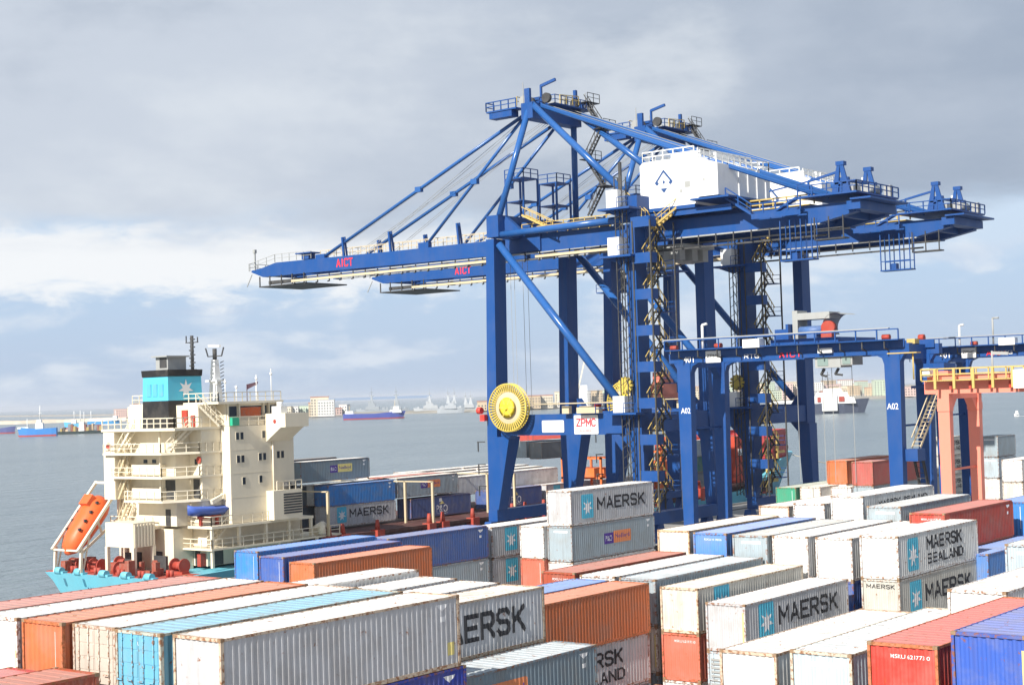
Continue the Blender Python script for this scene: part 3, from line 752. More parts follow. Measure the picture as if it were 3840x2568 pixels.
    base = {0: X1+.6, 1: X2-.6}
    for i in (0, 1):
        P(MB().tube((base[i], YW-1.2, 41.0), (AP[i][0], AP[i][1], 54.6), .40, n=12), 'mast', LBLUE)
        P(MB().tube((base[i]+(.3 if i == 0 else -.3), YL+1.2, 41.9), (AP[i][0], AP[i][1]-.5, 54.9), .42, n=12), 'mast', LBLUE)
        gx = GX[i]+.5
        for ye, rr in ((155.6, .24), (136.2, .21)):
            a = Vector((gx+.1, AP[i][1]+1.2, 54.2)); b = Vector((gx, ye, 38.7)); st = MB()
            mid = a+(b-a)*.5
            st.tube(a, b, rr, n=8); st.box(mid.x-.3, mid.x+.3, mid.y-.5, mid.y+.5, mid.z-.35, mid.z+.35); P(st, 'forestay', LBLUE)
            P(MB().box(gx-.35, gx+.35, ye-.9, ye+.9, 38.5, 39.3), 'stay_lug', BLUE)
        for dz in (0, .95):
            P(MB().tube((gx+.1, AP[i][1]-1, 54.9-dz*.2), (gx, 77.2+dz*2, 39.2+dz*.6), .2, n=8), 'backstay', LBLUE)
    m_ = MB().box(152.9, 163.3, 116.3, 118.1, 53.1, 55.1); P(m_, 'apex_beam', BLUE); P(MB().box(153.0, 153.4, 116.8, 117.6, 55.11, 56.9), 'apex_plate', BLUE)
    PF = 55.2
    m_ = MB().box(156.2, 164.4, 115.2, 120.2, PF-.06, PF+.08)
    for a, b in (((156.2, 115.2), (164.4, 115.2)), ((156.2, 120.2), (164.4, 120.2)), ((156.2, 115.2), (156.2, 120.2)), ((164.4, 115.2), (164.4, 120.2))): m_.rail((*a, PF), (*b, PF), t=.09, gap=1.3)
    P(m_, 'apex_platform', BLUE)
    m_ = MB().box(152.0, 153.6, 118.2, 123.0, 54.4, 54.6); m_.rail((152.0, 118.2, 54.6), (152.0, 123, 54.6), t=.12, gap=1.1); m_.rail((152.0, 123, 54.6), (153.6, 123, 54.6), t=.12); m_.box(152.1, 153.5, 119, 122.6, 53.6, 54.35); P(m_, 'apex_platform', BLUE)
    for k, (xx, yy) in enumerate(((154.5, 118.8), (155.8, 118.8), (157.5, 118.6), (160.2, 118.6), (162, 118.6), (155.0, 115.6), (158.6, 115.8), (161, 115.6))):
        P(MB().tube((xx-.25, yy, PF+.55), (xx+.25, yy, PF+.55), .62, n=14), 'sheave', DARK if k % 3 else GREY)
    rj = random.Random(5)
    for k in range(10):
        xx = 156.6+k*.75; yy = 115.6+rj.random()*4; P(MB().box(xx, xx+.5, yy, yy+.6, PF+.1, PF+.5+rj.random()*.9), 'apex_gear', (BLUE, DARK, GREY, WARM)[k % 4])
    m_ = MB().rail((154.0, 119.6, PF), (157.5, 119.6, PF), t=.09); m_.rail((157.0, 115.0, PF), (161.0, 115.0, PF+.3), t=.09); P(m_, 'railing', YEL)
    m_ = MB().beam((156.4, 117.5, PF), (156.4, 117.5, PF+2.6), .25, .25); m_.beam((156.4, 117.5, PF+2.5), (156.4, 115.2, PF+3.0), .3, .35); m_.beam((162.4, 116.5, PF), (162.4, 116.5, PF+2.6), .4, .4); P(m_, 'service_davit', BLUE)
    for xx, yy, hh in ((153.3, 118, 2.6), (155.6, 119.4, 2.2), (163.9, 116, 2.4), (164.2, 119, 2.0), (159, 119.5, 2.4)): P(MB().beam((xx, yy, PF), (xx, yy, PF+hh), .07, .07), 'aerial', GREY)
    # ropes
    m_ = MB()
    for gx in (155.6, 156.2, 160.4, 160.9):
        for ye, zt in ((156.2, 54.8), (148, 54.4)): m_.tube((gx, 118.5, zt), (gx, ye, 39.0), .035, n=4, smooth=False)
    for gx in (155.8, 160.6): m_.tube((gx, 116, 55), (gx, 92, 45.5), .035, n=4, smooth=False)
    for yy in (121.2, 122.0, 123.4, 124.0): m_.tube((157.2, yy, 36), (157.2, yy, 12), .035, n=4, smooth=False)
    P(m_, 'rope', GREY)
    # ladder tower on the far mast
    m_ = MB(); z = 41.5; k = 0
    while z < 53:
        y0, y1 = (115.6, 113.2) if k % 2 == 0 else (113.2, 115.6)
        stair_flight(m_, (163.4, y0, z), (163.4, y1, z+3.6)); m_.box(162.7, 165.4, y1-.8, y1+.8, z+3.55, z+3.65); m_.rail((162.7, y1-.8, z+3.65), (165.4, y1-.8, z+3.65)); z += 3.7; k += 1
    P(m_, 'stair', DARK)
    # deck gear between masts
    for xx in (153.6, 160.6):
        m_ = MB().box(xx, xx+3.0, 118.6, 121.6, 45.9, 46.05)
        for a in (0, 3.0):
            for b in (118.7, 121.5): m_.beam((xx+a, b, 41), (xx+a, b, 46), .22, .22)
        m_.beam((xx, 118.7, 42.8), (xx+3, 121.5, 42.8), .2, .2); m_.box(xx, xx+3, 118.6, 121.6, 43.0, 43.12)
        m_.rail((xx, 118.6, 46.05), (xx, 121.6, 46.05), t=.1); m_.rail((xx, 118.6, 46.05), (xx+3, 118.6, 46.05), t=.1); P(m_, 'latch_frame', BLUE)
    m_ = MB().box(156.5, 159.5, 109.5, 113.5, 38.9, 40.3); m_.box(156.2, 159.9, 109, 114, 38.75, 38.88); P(m_, 'winch_house', DARK)
    m_ = MB(); stair_flight(m_, (152.4, 117.8, 41.0), (152.4, 113.4, 38.9), .9); P(m_, 'stair', YEL)
    # machinery house
    hx0, hx1 = 151.8, 163.9
    m_ = MB(); m_.prism([(99.95, 39.85), (92.6, 39.85), (92.0, 40.6), (89.5, 40.6), (89.5, 44.2), (92.2, 45.1), (92.4, 45.35), (99.55, 45.35), (99.95, 44.95)], hx0, hx1, 'x')
    h = P(m_, 'machine_house', WHITE)
    m_ = MB()
    for k in range(4):
        xx = hx0+4.6+k*2.1; m_.box(xx, xx+.22, 89.40, 89.49, 40.7, 44.1)
    P(m_, 'wall_rib', WHITE, h)
    for yy, zz, a, b in ((96.7, 42.9, 0, 0),):
        L_ = [[(-1.25, -.15), (0, 1.35), (0, .98), (-.83, -.02)], [(1.25, -.15), (.83, -.02), (0, .98), (0, 1.35)], [(-1.25, -.15), (-.83, -.02), (-.65, -.28), (-.95, -.5)], [(1.25, -.15), (.95, -.5), (.65, -.28), (.83, -.02)],
              [(-.17, -.1), (-.1, -.33), (.1, -.33), (.17, -.1), (0, .12)], [(-.48, -.85), (0, -1.42), (.48, -.85)]]
        sheet_side(t, 'emblem', NAVY, L_, hx0-.012, yy, zz, h)
    sheet_side(t, 'vent', GREY, [[(-.38, -.35), (.38, -.35), (.38, .35), (-.38, .35)]], hx0-.02, 93.5, 42.2, h)
    sheet_side(t, 'lamp', GREY, [[(-.15, -.2), (.15, -.2), (.15, .2), (-.15, .2)]], hx0-.02, 94.4, 41.5, h)
    sheet_side(t, 'lamp', GREY, [[(-.12, -.18), (.12, -.18), (.12, .18), (-.12, .18)]], hx0-.02, 91.3, 42.5, h)
    flat_side(t, 'lettering', GREY, 'AICT', hx0-.02, 91.2, 43.0, 1.1, .16, parent=h)
    m_ = MB()
    for a, b in (((hx0, 99.5, 45.36), (hx0, 92.5, 45.36)), ((hx0, 92, 45.1), (hx1, 92, 45.1)), ((hx0, 89.6, 44.25), (hx1, 89.6, 44.25)), ((hx1, 99.5, 45.36), (hx1, 89.6, 44.3)), ((hx0, 99.5, 45.36), (hx1, 99.5, 45.36))): m_.rail(a, b, t=.12, gap=1.3)
    P(m_, 'railing', WHITE, h)
    m_ = MB().box(154, 157, 93, 97, 45.36, 46.3).box(158.5, 162.5, 93.5, 96, 45.36, 46.6); P(m_, 'roof_unit', WHITE, h)
    m_ = MB().box(hx0-.05, hx1, 92.6, 100.1, 39.45, 39.84); m_.box(hx0-1.2, hx1+.5, 87.5, 92.5, 40.1, 40.3)
    for xx in (152, 156, 160, 163): m_.box(xx, xx+.3, 88, 99.5, 38.76, 39.44)
    P(m_, 'house_platform', BLUE)
    # walkway, stairs and handrails towards the back end
    m_ = MB(); m_.beam((152.6, 88.8, 40.1), (152.6, 85.6, 38.0), .9, .25); m_.box(152.2, 153.3, 79.5, 85.6, 37.85, 38.0)
    m_.rail((152.2, 85.6, 38.0), (152.2, 79.5, 38.0), t=.12); m_.rail((152.2, 88.8, 40.2), (152.2, 85.6, 38.05), t=.12); m_.box(152.15, 152.25, 79.5, 85.6, 37.4, 38.0); P(m_, 'walkway', BLUE)
    m_ = MB().box(152.6, 163.2, 73.0, 80.0, 39.2, 39.4)
    for p_, q_ in (((152.6, 80, 39.4), (152.6, 73, 39.4)), ((152.6, 73, 39.4), (163.2, 73, 39.4))): m_.rail(p_, q_, t=.12)
    m_.beam((152.6, 83.0, 37.9), (152.6, 80, 39.3), .8, .2); m_.box(153, 162.6, 71.6, 74, 38.5, 38.7); m_.box(153.4, 162.4, 73.0, 74.6, 37.5, 38.44); P(m_, 'back_platform', BLUE)
    m_ = MB(); m_.rail((155.5, 88, 38.8), (155.5, 79.5, 38.8), t=.14); m_.box(155.4, 159, 80, 88, 38.76, 38.85); P(m_, 'railing', YEL)
    for yy in (75.6,):
        for gx in (154.2, 161.0):
            m_ = MB(); m_.taper(gx, gx+.25, yy-1.15, yy-.35, 39.4, gx, gx+.25, yy-.35, yy+.05, 42.5).taper(gx, gx+.25, yy+.35, yy+1.15, 39.4, gx, gx+.25, yy+.06, yy+.4, 42.5); m_.box(gx+.26, gx+.7, yy-.8, yy+.8, 39.4, 41.2); m_.beam((gx+.1, yy-.7, 40.6), (gx+.1, yy+.7, 40.6), .2, .25); m_.box(gx-.05, gx+.7, yy-.45, yy+.5, 42.51, 42.95); P(m_, 'sheave_tower', BLUE)
    m_ = MB().beam((154.5, 75.2, 42.0), (154.5, 79.6, 41.2), .25, .25); m_.beam((154.5, 79.6, 41.2), (154.5, 79.6, 39.4), .2, .2).beam((154.5, 84.5, 40.6), (154.5, 79.6, 41.2), .15, .15); m_.beam((154.6, 75.6, 41.0), (161.3, 75.6, 41.0), .25, .25); P(m_, 'rope_frame', BLUE)
    m_ = MB().box(155, 156.8, 74.5, 76.5, 39.4, 40.3).box(158, 160.5, 74, 76, 39.4, 40.6).tube((157, 73.8, 40), (160, 73.8, 40), .4, n=12).box(162, 162.6, 73.4, 74.2, 39.4, 40.8); P(m_, 'rope_gear', GREY)
    P(MB().tube((162.2, 76.6, 41.4), (162.2, 76.6, 42.0), .3, n=10), 'beacon', WHITE)
    # hanging maintenance basket
    m_ = MB().box(152.2, 153.6, 78.2, 82.2, 32.4, 32.55)
    for yy in (78.3, 79.6, 80.9, 82.1):
        for xx in (152.25, 153.5): m_.beam((xx, yy, 32.5), (xx, yy, 36.9), .11, .11)
    for zz in (33.6,): m_.beam((152.25, 78.3, zz), (152.25, 82.1, zz), .1, .1).beam((153.5, 78.3, zz), (153.5, 82.1, zz), .1, .1)
    m_.box(152.4, 153.2, 80.2, 81.0, 32.55, 33.3); P(m_, 'maintenance_basket', BLUE)
    m_ = MB().box(152.4, 153.6, 74.5, 78.1, 34.4, 34.55)
    for yy in (74.6, 76.3, 78.0): m_.beam((152.4, yy, 34.5), (152.4, yy, 36.9), .12, .12)
    m_.beam((152.4, 74.6, 35.6), (152.4, 78.0, 35.6), .1, .1); P(m_, 'maintenance_basket', DARK)
    # lift car stops, lift mast and zigzag stairs on the landside leg
    for zz, hh in ((39.9, 2.1), (34.4, 2.1), (16.3, 1.9)):
        m_ = MB().box(147.6, 149.2, 100.4, 102.0, zz, zz+hh); P(m_, 'lift_box', WHITE)
        m_ = MB().box(147.2, 150.0, 98.6, 103.0, zz-.25, zz-.02); m_.rail((147.2, 98.6, zz), (147.2, 100.3, zz)); m_.prism([(98.6, zz-.25), (103, zz-.25), (101, zz-1.0)], 148.8, 149.2, 'x'); P(m_, 'lift_landing', BLUE)
    m_ = MB()
    for xx, yy in ((147.9, 101.0), (148.8, 101.0), (147.9, 100.0), (148.8, 100.0)): m_.beam((xx, yy, 5), (xx, yy, 43.5), .1, .1)
    z = 5
    while z < 43: m_.beam((147.9, 101, z), (148.8, 100, z+1), .06, .06).beam((147.9, 100, z), (148.8, 101, z+1), .06, .06); z += 1.2
    m_.beam((148.3, 100.4, 42), (148.3, 100.4, 45.2), .3, .3); P(m_, 'lift_mast', DARK)
    z = 5.0; k = 0
    while z < 36.8:
        fl = MB(); xa, xb = 149.6, 151.9
        yy = 98.2; p0, p1 = ((xa, yy, z), (xb, yy, z+2.1)); hr = MB(); stair_flight(fl, p0, p1, .8, 7, (0, 1, 0), hr)
        stair_flight(fl, (xb, yy-1.0, z+2.1), (xa, yy-1.0, z+4.15), .8, 7, (0, 1, 0), hr); sf = P(fl, 'stair', DARK); P(hr, 'handrail', YEL, sf)
        ld = MB(); ld.box(xb-.1, xb+1.3, yy-1.6, yy+.6, z+2.0, z+2.12); ld.rail((xb+1.3, yy-1.6, z+2.12), (xb+1.3, yy+.6, z+2.12)); ld.box(xa-1.4, xa+.1, yy-1.6, yy+.6, z+3.95, z+4.12); ld.box(xa-1.39, xa-.1, yy-1.62, yy-1.7, z+3.4, z+4.6).box(xa-1.42, xa-1.34, yy-1.6, yy+.9, z+3.4, z+4.6); P(ld, 'stair_landing', BLUE)
        z += 4.15; k += 1
    m_ = MB()
    for xx in (148.2, 153.2):
        for yy in (96.5, 98.9): m_.beam((xx, yy, 4.9), (xx, yy, 38.2), .16, .16)
    P(m_, 'stair_tower_frame', DARK)
    m_ = MB(); stair_flight(m_, (150.2, 97.6, 37.2), (152.6, 94.6, 40.2), .8); stair_flight(m_, (150.2, 101.5, 41.3), (150.2, 98.2, 38.4), .8); P(m_, 'stair', YEL)
    # cable reel
    rx, ry, rz, RR = 147.9, 117.6, 17.2, 2.95
    m_ = MB(); n = 48
    def ring(x, r): return [(x, ry+r*math.cos(2*math.pi*i/96), rz+r*math.sin(2*math.pi*i/96)) for i in range(96)]
    m_.loft([ring(rx-.30, RR), ring(rx-.34, RR-.14), ring(rx-.20, RR-.16), ring(rx-.16, RR)], smooth=False, cap=False)
    m_.loft([ring(rx+.35, RR), ring(rx+.31, RR-.14), ring(rx+.40, RR-.16), ring(rx+.42, RR)], smooth=False, cap=False)
    rl = P(m_, 'cable_reel', REEL)
    m_ = MB()
    for i in range(n):
        a = 2*math.pi*i/n; c, s_ = math.cos(a), math.sin(a)
        for xo in (-.26, .36): m_.beam((rx+xo*.6, ry+c*RR*.66, rz+s_*RR*.66), (rx+xo, ry+c*(RR-.1), rz+s_*(RR-.1)), .15, .07, (1, 0, 0))
    sp = P(m_, 'spoke', REEL, rl); sp['kind'] = 'stuff'
    m_ = MB().loft([ring(rx+.10, RR*.80), ring(rx-.10, RR*.66), ring(rx-.08, RR*.40), ring(rx-.25, RR*.22), ring(rx-.40, .32)], cap=True); P(m_, 'cable_winding', WARM, rl)
    m_ = MB().loft([ring(rx-.36, 1.25), ring(rx-.50, .75), ring(rx-.52, .35)]); m_.tube((rx-.75, ry, rz), (rx+1.2, ry, rz), .26, n=12); P(m_, 'hub', HUBY, rl)
    m_ = MB()
    for i in range(6):
        a = 2*math.pi*i/6; m_.beam((rx-.53, ry+.4*math.cos(a), rz+.4*math.sin(a)), (rx-.42, ry+1.2*math.cos(a), rz+1.2*math.sin(a)), .16, .06, (1, 0, 0))
    P(m_, 'hub_rib', REEL, rl)
    m_ = MB().tube((rx+.0, ry-1.6, rz+2.6), (rx, ry-3.9, rz+.35), .05, n=5); m_.tube((rx, ry-3.9, 17.5), (rx, YL+1.5, 17.5), .09, n=6); P(m_, 'cable_guide', WARM)
    m_ = MB()
    for i in range(12):
        a = math.pi*i/6; m_.beam((148.7, 100.9, 19.4), (148.7, 100.9+1.0*math.cos(a), 19.4+1.0*math.sin(a)), .3, .3, (1, 0, 0))
    m_.tube((148.5, 100.9, 19.4), (148.9, 100.9, 19.4), .6, n=12); P(m_, 'small_reel', REEL)
    P(MB().box(148.4, 149.2, 104.6, 107.8, 16.3, 17.0).tube((148.8, 106, 16.9), (148.8, 107.6, 16.9), .25, n=8).box(148.5, 149.1, 109, 110, 16.3, 17.2), 'reel_drive', WARM)
    m_ = MB().tube((148.8, 122.6, 16.9), (148.8, 123.2, 16.9), .42, n=12).box(148.5, 149.1, 122.0, 122.7, 15.6, 16.4); P(m_, 'warning_lamp', paint('lamp_red', (.75, .05, .04), .4, streak=0))
    m_ = MB()
    for z_, d_ in ((7.5, .7), (13.0, .6), (10.2, .5)): m_.beam((149.2, 122.6, z_), (149.2, 123.8, z_), .12, .12).beam((149.2, 123.7, z_), (149.2, 123.7, z_-1.2), .12, .12)
    P(m_, 'lamp_bracket', DARK)
    # signs on the portal beam
    sg = sheet_side(t, 'sign', WHITE, [rrect(3.3, 1.45, .15)], X1-.03, 112.0, 14.8)
    flat_side(t, 'lettering', paint('faint_pink', (.75, .62, .62), .6, streak=0), 'ALEX TERMINAL', X1-.04, 112.0, 14.85, 2.5, .42, parent=sg)
    sg = sheet_side(t, 'sign', WHITE, [rrect(3.5, 2.25, .12)], X1-.03, 107.1, 14.95)
    flat_side(t, 'lettering', TREDM, 'ZPMC', X1-.04, 107.1, 15.2, 2.7, .95, .05, parent=sg)
    flat_side(t, 'lettering', TREDM, 'SHANGHAI', X1-.04, 107.1, 14.25, 1.9, .22, parent=sg)
    flat_side(t, 'lettering', TREDM, 'AICT', 154.0-.02, 150.65, 37.75, 3.0, 1.15, .05)
    m_ = MB().box(148.9, 149.25, 101.6, 104.3, 13.9, 16.2); m_.rail((148.3, 101, 16.3), (148.3, 105, 16.3)); P(m_, 'cable_tray', BLUE)
    # trolley with cab
    tr = MB().box(154.6, 161.8, 96.2, 101.6, 35.4, 35.8)
    for xx in (155.2, 158.0, 160.4): tr.box(xx, xx+1.2, 97, 100.6, 34.0, 35.4)
    tr.tube((155, 98.8, 34.4), (161, 98.8, 34.4), .6, n=12); trp = P(tr, 'trolley', GREY)
    m_ = MB().box(153.6, 155.8, 98.2, 100.6, 32.9, 35.0); P(m_, 'operator_cab', GREY, trp)
    P(MB().box(153.57, 153.6, 98.4, 100.4, 33.3, 34.5), 'window', GLASS, trp)
    m_ = MB().box(153.2, 156.4, 96.6, 101.6, 32.55, 32.7); m_.rail((153.2, 101.6, 32.7), (153.2, 96.6, 32.7)); P(m_, 'cab_platform', BLUE, trp)
    return t
crane1 = quay_crane()
crane2 = copy_tree(crane1); crane2.location.x += 25.4
crane2['label'] = 'farther of the two blue ship to shore cranes, its boom tip showing lower behind'
for ch in crane2.children:
    if ch.name.startswith('trolley') and not ch.name.startswith('trolley_rail'): ch.location.y += 24
# spreader hanging below the second crane
sp = thing('spreader', 'orange container spreader hanging behind the stair tower of the nearer crane', 'spreader', (183, 118, 17.5))
part(MB().box(177.5, 188.5, 117.2, 117.6, 17.6, 18.1).box(177.5, 188.5, 118.6, 119.0, 17.6, 18.1).box(181.5, 185, 116.9, 119.3, 18.1, 19.6), 'spreader_frame', ORANGE, sp)
for xx in (177.3, 188.3): part(MB().box(xx, xx+.5, 116.8, 119.4, 17.2, 18.3), 'end_beam', ORANGE, sp)
part(MB().box(182, 184.6, 117.2, 118.9, 19.6, 21.2), 'headblock', ORANGE, sp)
mr = MB()
for xx in (182.2, 184.4):
    for yy in (117.4, 118.8): mr.tube((xx, yy, 21.2), (xx, yy, 34), .04, n=4, smooth=False)
part(mr, 'rope', GREY, sp)

# ---------------------------------------------------------------- yard gantries
def yard_gantry(X, Y0, Y1, ztop, mat, label, name='yard_gantry', blue=True, W=7.3, zb=None, lw=1.0):
    t = thing(name, label, 'gantry crane', (X+W/2, (Y0+Y1)/2, 0), 'rubber tyred yard gantries')
    P = lambda mb, n, m_, p=None, **k: part(mb, n, m_, p or t, **k)
    zb = zb or ztop-1.15
    for x in (X, X+W):
        P(MB().box(x, x+.9, Y0-1.1, Y1+1.1, zb, ztop-.1), 'main_beam', mat)
        P(MB().box(x-.22, x-.02, Y0-.7, Y1+.7, ztop-.5, ztop+.35), 'beam_flange', mat)
        for y, s in ((Y0+.75, 1), (Y1-.75, -1)):
            m_ = MB(); m_.taper(x-.05, x-.05+1.0*lw, y-.62*lw, y+.62*lw, 1.9, x-.05, x-.05+1.0*lw, y-.85*lw*lw, y+.85*lw*lw, zb)
            if lw == 1: m_.prism([(y+s*.85, zb), (y+s*1.9, zb), (y+s*1.1, zb-.35), (y+s*.85, zb-1.1)], x+.05, x+.85, 'x')
            if lw == 1: m_.prism([(y-s*.85, zb), (y-s*1.3, zb), (y-s*.85, zb-.7)], x+.05, x+.85, 'x')
            P(m_, 'leg', mat)
    for y in (Y0+.75, Y1-.75):
        m_ = MB().box(X-1.2, X+W+2.1, y-.5, y+.5, 1.1, 1.88); P(m_, 'sill_beam', mat)
        m_ = MB().box(X+.96, X+W-.06, y-.5, y+.5, zb-.5, ztop-.15)
        m_.prism([(X+.96, zb-.5), (X+2.2, zb-.5), (X+.96, zb-1.8)], y-.4, y+.4, 'y'); m_.prism([(X+W-.06, zb-.5), (X+W-1.3, zb-.5), (X+W-.06, zb-1.8)], y-.4, y+.4, 'y'); P(m_, 'end_tie', mat)
        P(MB().tube((X+.9, y, zb-7.2), (X+W, y, zb-7.2), .12, n=6), 'tie_rod', mat)
        for xx in (X-.7, X+1.0, X+W-.1, X+W+1.6): P(MB().tube((xx, y-.3, .8), (xx, y+.3, .8), .8, n=16), 'tyre', RUBBER)
    return t, P
def gantry_blue(label, X=145.0, Y0=65.5, Y1=91.4, leg_label='A02'):
    t, P = yard_gantry(X, Y0, Y1, 22.75, BLUE, label)
    # walkway with roofed cable channel along the near beam
    m_ = MB().box(X-1.3, X-.25, Y0-.6, Y1+.8, 22.95, 23.05); m_.rail((X-1.3, Y0-.6, 23.05), (X-1.3, Y1+.8, 23.05), h=1.0, gap=2.2, t=.12, mid=False); P(m_, 'walkway', BLUE)
    P(MB().box(X-1.35, X-1.0, Y0+.4, Y1+.9, 24.0, 24.22), 'cable_channel', GREY)
    m_ = MB()
    for i in range(11):
        y = Y0+1+i*2.4; m_.beam((X-1.1, y, 23.0), (X-1.1, y, 22.2), .12, .12).beam((X-1.1, y, 22.2), (X-.2, y, 22.0), .12, .12)
    P(m_, 'walkway_bracket', DARK)
    for yy in (Y0+.6, Y1-.4, Y1-6): P(MB().tube((X-.6, yy, 23.3), (X-.6, yy+.8, 23.3), .28, n=8), 'motor', RED)
    P(MB().box(X-1.4, X-.3, Y1-11, Y1-9, 22.9, 23.8), 'electric_cabinet', WHITE)
    m_ = MB().tube((X-1, Y1-3.9, 23), (X-1, Y1-3.9, 25.6), .14, n=8).tube((X-1, Y1-3.9, 25.6), (X-1, Y1-4.5, 25.7), .14, n=8); P(m_, 'lamp_post', WHITE)
    # lettering
    flat_side(t, 'lettering', WINK, '40T', X-.09, Y1-1.6, 22.0, 1.5, .75)
    flat_side(t, 'lettering', WINK, 'RTG', X-.09, Y1-9.3, 22.05, 1.7, .5)
    sg = sheet_side(t, 'sign', WHITE, [rrect(1.9, 1.25, .06)], X-.26, Y1-4.7, 22.15)
    flat_side(t, 'lettering', INK, 'ZPMC', X-.28, Y1-4.7, 22.25, 1.5, .35, parent=sg)
    flat_side(t, 'lettering', TREDM, 'AICT', X-.09, 77.5 if X < 150 else 72, 22.05, 2.5, .65, .05)
    for y in (Y0+.85, Y1-.85): flat_side(t, 'lettering', WINK, leg_label, X-.06, y, 16.4, 1.2, .62)
    return t, P
g1, P1 = gantry_blue('complete blue yard gantry marked A02 in front of the quay cranes')
# hoist trolley with half open drum cover
yc = 75.4; X = 145.0
tr = P1(MB().box(X-.4, X+8.3, yc-3.6, yc+4.2, 23.1, 23.6), 'hoist_trolley', BLUE)
P1(MB().box(X+1.0, X+3.2, yc+1.7, yc+2.3, 23.6, 26.6), 'cover_panel', GREY, tr)
m_ = MB(); rings = []
for x_ in (X+.9, X+4.5):
    rings.append([(x_, yc-2.6+1.45*math.cos(a), 24.7+1.45*math.sin(a)) for a in [R(q_) for q_ in range(-30, 121, 15)]])
m_.loft(rings, cap=False, closed=False); P1(m_, 'drum_cover', GREY, tr)
P1(MB().box(X+.95, X+3.4, yc-2.0, yc+1.7, 25.6, 26.3), 'drum_cover', GREY, tr)
P1(MB().tube((X+.6, yc-1.9, 24.6), (X+1.3, yc-1.9, 24.6), .75, n=14).box(X+.5, X+1.5, yc-2.4, yc-1.2, 23.6, 24.3), 'brake', RED, tr)
P1(MB().tube((X+1.0, yc-1.2, 24.4), (X+1.0, yc+1.4, 24.4), .5, n=12).box(X+.6, X+2.5, yc-.6, yc+.5, 23.6, 24.8), 'hoist_drum', paint('drum_blue', (.08, .16, .36), .4), tr)
P1(MB().box(X+.4, X+2.2, yc+2.8, yc+4.1, 23.6, 24.7).box(X+.2, X+1.6, yc+2.4, yc+2.7, 23.6, 25.2), 'gearbox', BLUE, tr)
m_ = MB()
for i in range(5): m_.tube((X+.4, yc-3+i*1.3, 22.9), (X+1.0, yc-3+i*1.3, 22.9), .35, n=10)
P1(m_, 'trolley_wheel', DARK, tr)
m_ = MB().box(X+.3, X+2.7, 72.0, 74.9, 20.5, 21.9).box(X+.3, X+2.7, 70.7, 71.95, 20.7, 22.0); cb = P1(m_, 'operator_cab', GREY)
P1(MB().box(X+.25, X+.29, 73.4, 74.6, 20.7, 21.6).box(X+.25, X+.29, 70.9, 71.8, 20.8, 21.8), 'window', paint('cab_glass', (.22, .30, .28), .15, streak=0), cb)
P1(MB().beam((X+1, 74.2, 20.4), (X+1, 74.6, 19.8), .3, .2).beam((X+1, 74.6, 19.8), (X+1, 74.0, 19.6), .2, .2).beam((X+1, 72.6, 20.4), (X+1, 73.0, 19.8), .3, .2).beam((X+1, 73.0, 19.8), (X+1, 72.2, 19.7), .2, .2), 'floodlight', DARK, cb)
P1(MB().box(X-.4, X+.2, 72.6, 74.2, 22.0, 22.5), 'floodlight_box', WHITE)
m_ = MB()
for yy in (72.6, 74.9, 76.0, 79.0): m_.tube((X+4, yy, 23), (X+4, yy, 8.5), .035, n=4, smooth=False)
P1(m_, 'rope', GREY)
# access stair on the right legs and cab platform
m_ = MB(); stair_flight(m_, (153.4, 64.9, 18.3), (146.9, 64.9, 12.2), .9, 16, (0, 1, 0)); P1(m_, 'stair', WARM)
m_ = MB().box(145.6, 147.4, 64.2, 65.5, 10.9, 12.1); P1(m_, 'stair_platform', BLUE)
m_ = MB(); stair_flight(m_, (147.2, 64.9, 11.0), (150.6, 64.9, 2.2), .9, 16, (0, 1, 0)); P1(m_, 'stair', DARK)
m_ = MB().box(151.5, 154.6, 63.6, 66.6, 18.4, 20.6); m_.box(150.5, 154.4, 62.6, 66.8, 18.1, 18.35); m_.rail((150.5, 66.8, 20.8), (154.4, 66.8, 20.8)); P1(m_, 'electric_house', BLUE)
P1(MB().box(151.0, 152.6, 66.4, 67.3, 22.7, 23.2), 'cover_plate', YEL); P1(MB().tube((152.5, 66.0, 23.3), (152.5, 66.6, 23.3), .35, n=8), 'motor', RED)
# second blue gantry farther along, cut by the frame
g2, P2 = gantry_blue('partly hidden blue yard gantry behind the orange one, cut by the right edge', X=188.0, Y0=54.0, Y1=80.2, leg_label='A04')
P2(MB().tube((187, 72, 23), (187, 72, 26.3), .12, n=6).tube((187, 72, 26.3), (187, 71.2, 26.3), .12, n=6), 'lamp_post', GREY)
P2(MB().beam((187, 62, 24), (187, 61, 25.8), .25, .25).beam((187, 61, 25.8), (187, 56.5, 25.2), .2, .2), 'service_davit', DARK)
# orange gantry
g3, P3 = yard_gantry(140.0, 36.0, 59.7, 18.95, ORANGE, 'orange pink yard gantry with yellow handrail at the right edge', zb=17.55, W=7.2, lw=.82)
m_ = MB().box(138.9, 139.75, 36, 60.6, 18.75, 18.85); m_.rail((138.9, 36, 18.85), (138.9, 60.6, 18.85), h=1.05, gap=1.6, t=.12); m_.rail((148.3, 36, 18.95), (148.3, 60.6, 18.95), h=1.0, gap=1.6, t=.12); P3(m_, 'walkway', YEL)
m_ = MB()
for i in range(13):
    y = 37+i*1.85; m_.box(138.75, 138.95, y-.12, y+.12, 18.0, 19.9)
P3(m_, 'post', YEL)
m_ = MB()
for i in range(12): m_.box(139.55, 139.76, 37+i*1.9, 37.25+i*1.9, 17.95, 18.6)
P3(m_, 'bracket', paint('bracket_red', (.5, .05, .03), .5))
P3(MB().box(140.5, 142, 58.6, 60.2, 18.95, 19.7), 'motor', ORANGE); P3(MB().box(139.0, 139.9, 59.8, 60.5, 19.2, 20.0), 'lamp', WHITE)
P3(MB().box(138.4, 139.4, 50.5, 51.6, 17.9, 19.6), 'electric_cabinet', WHITE)
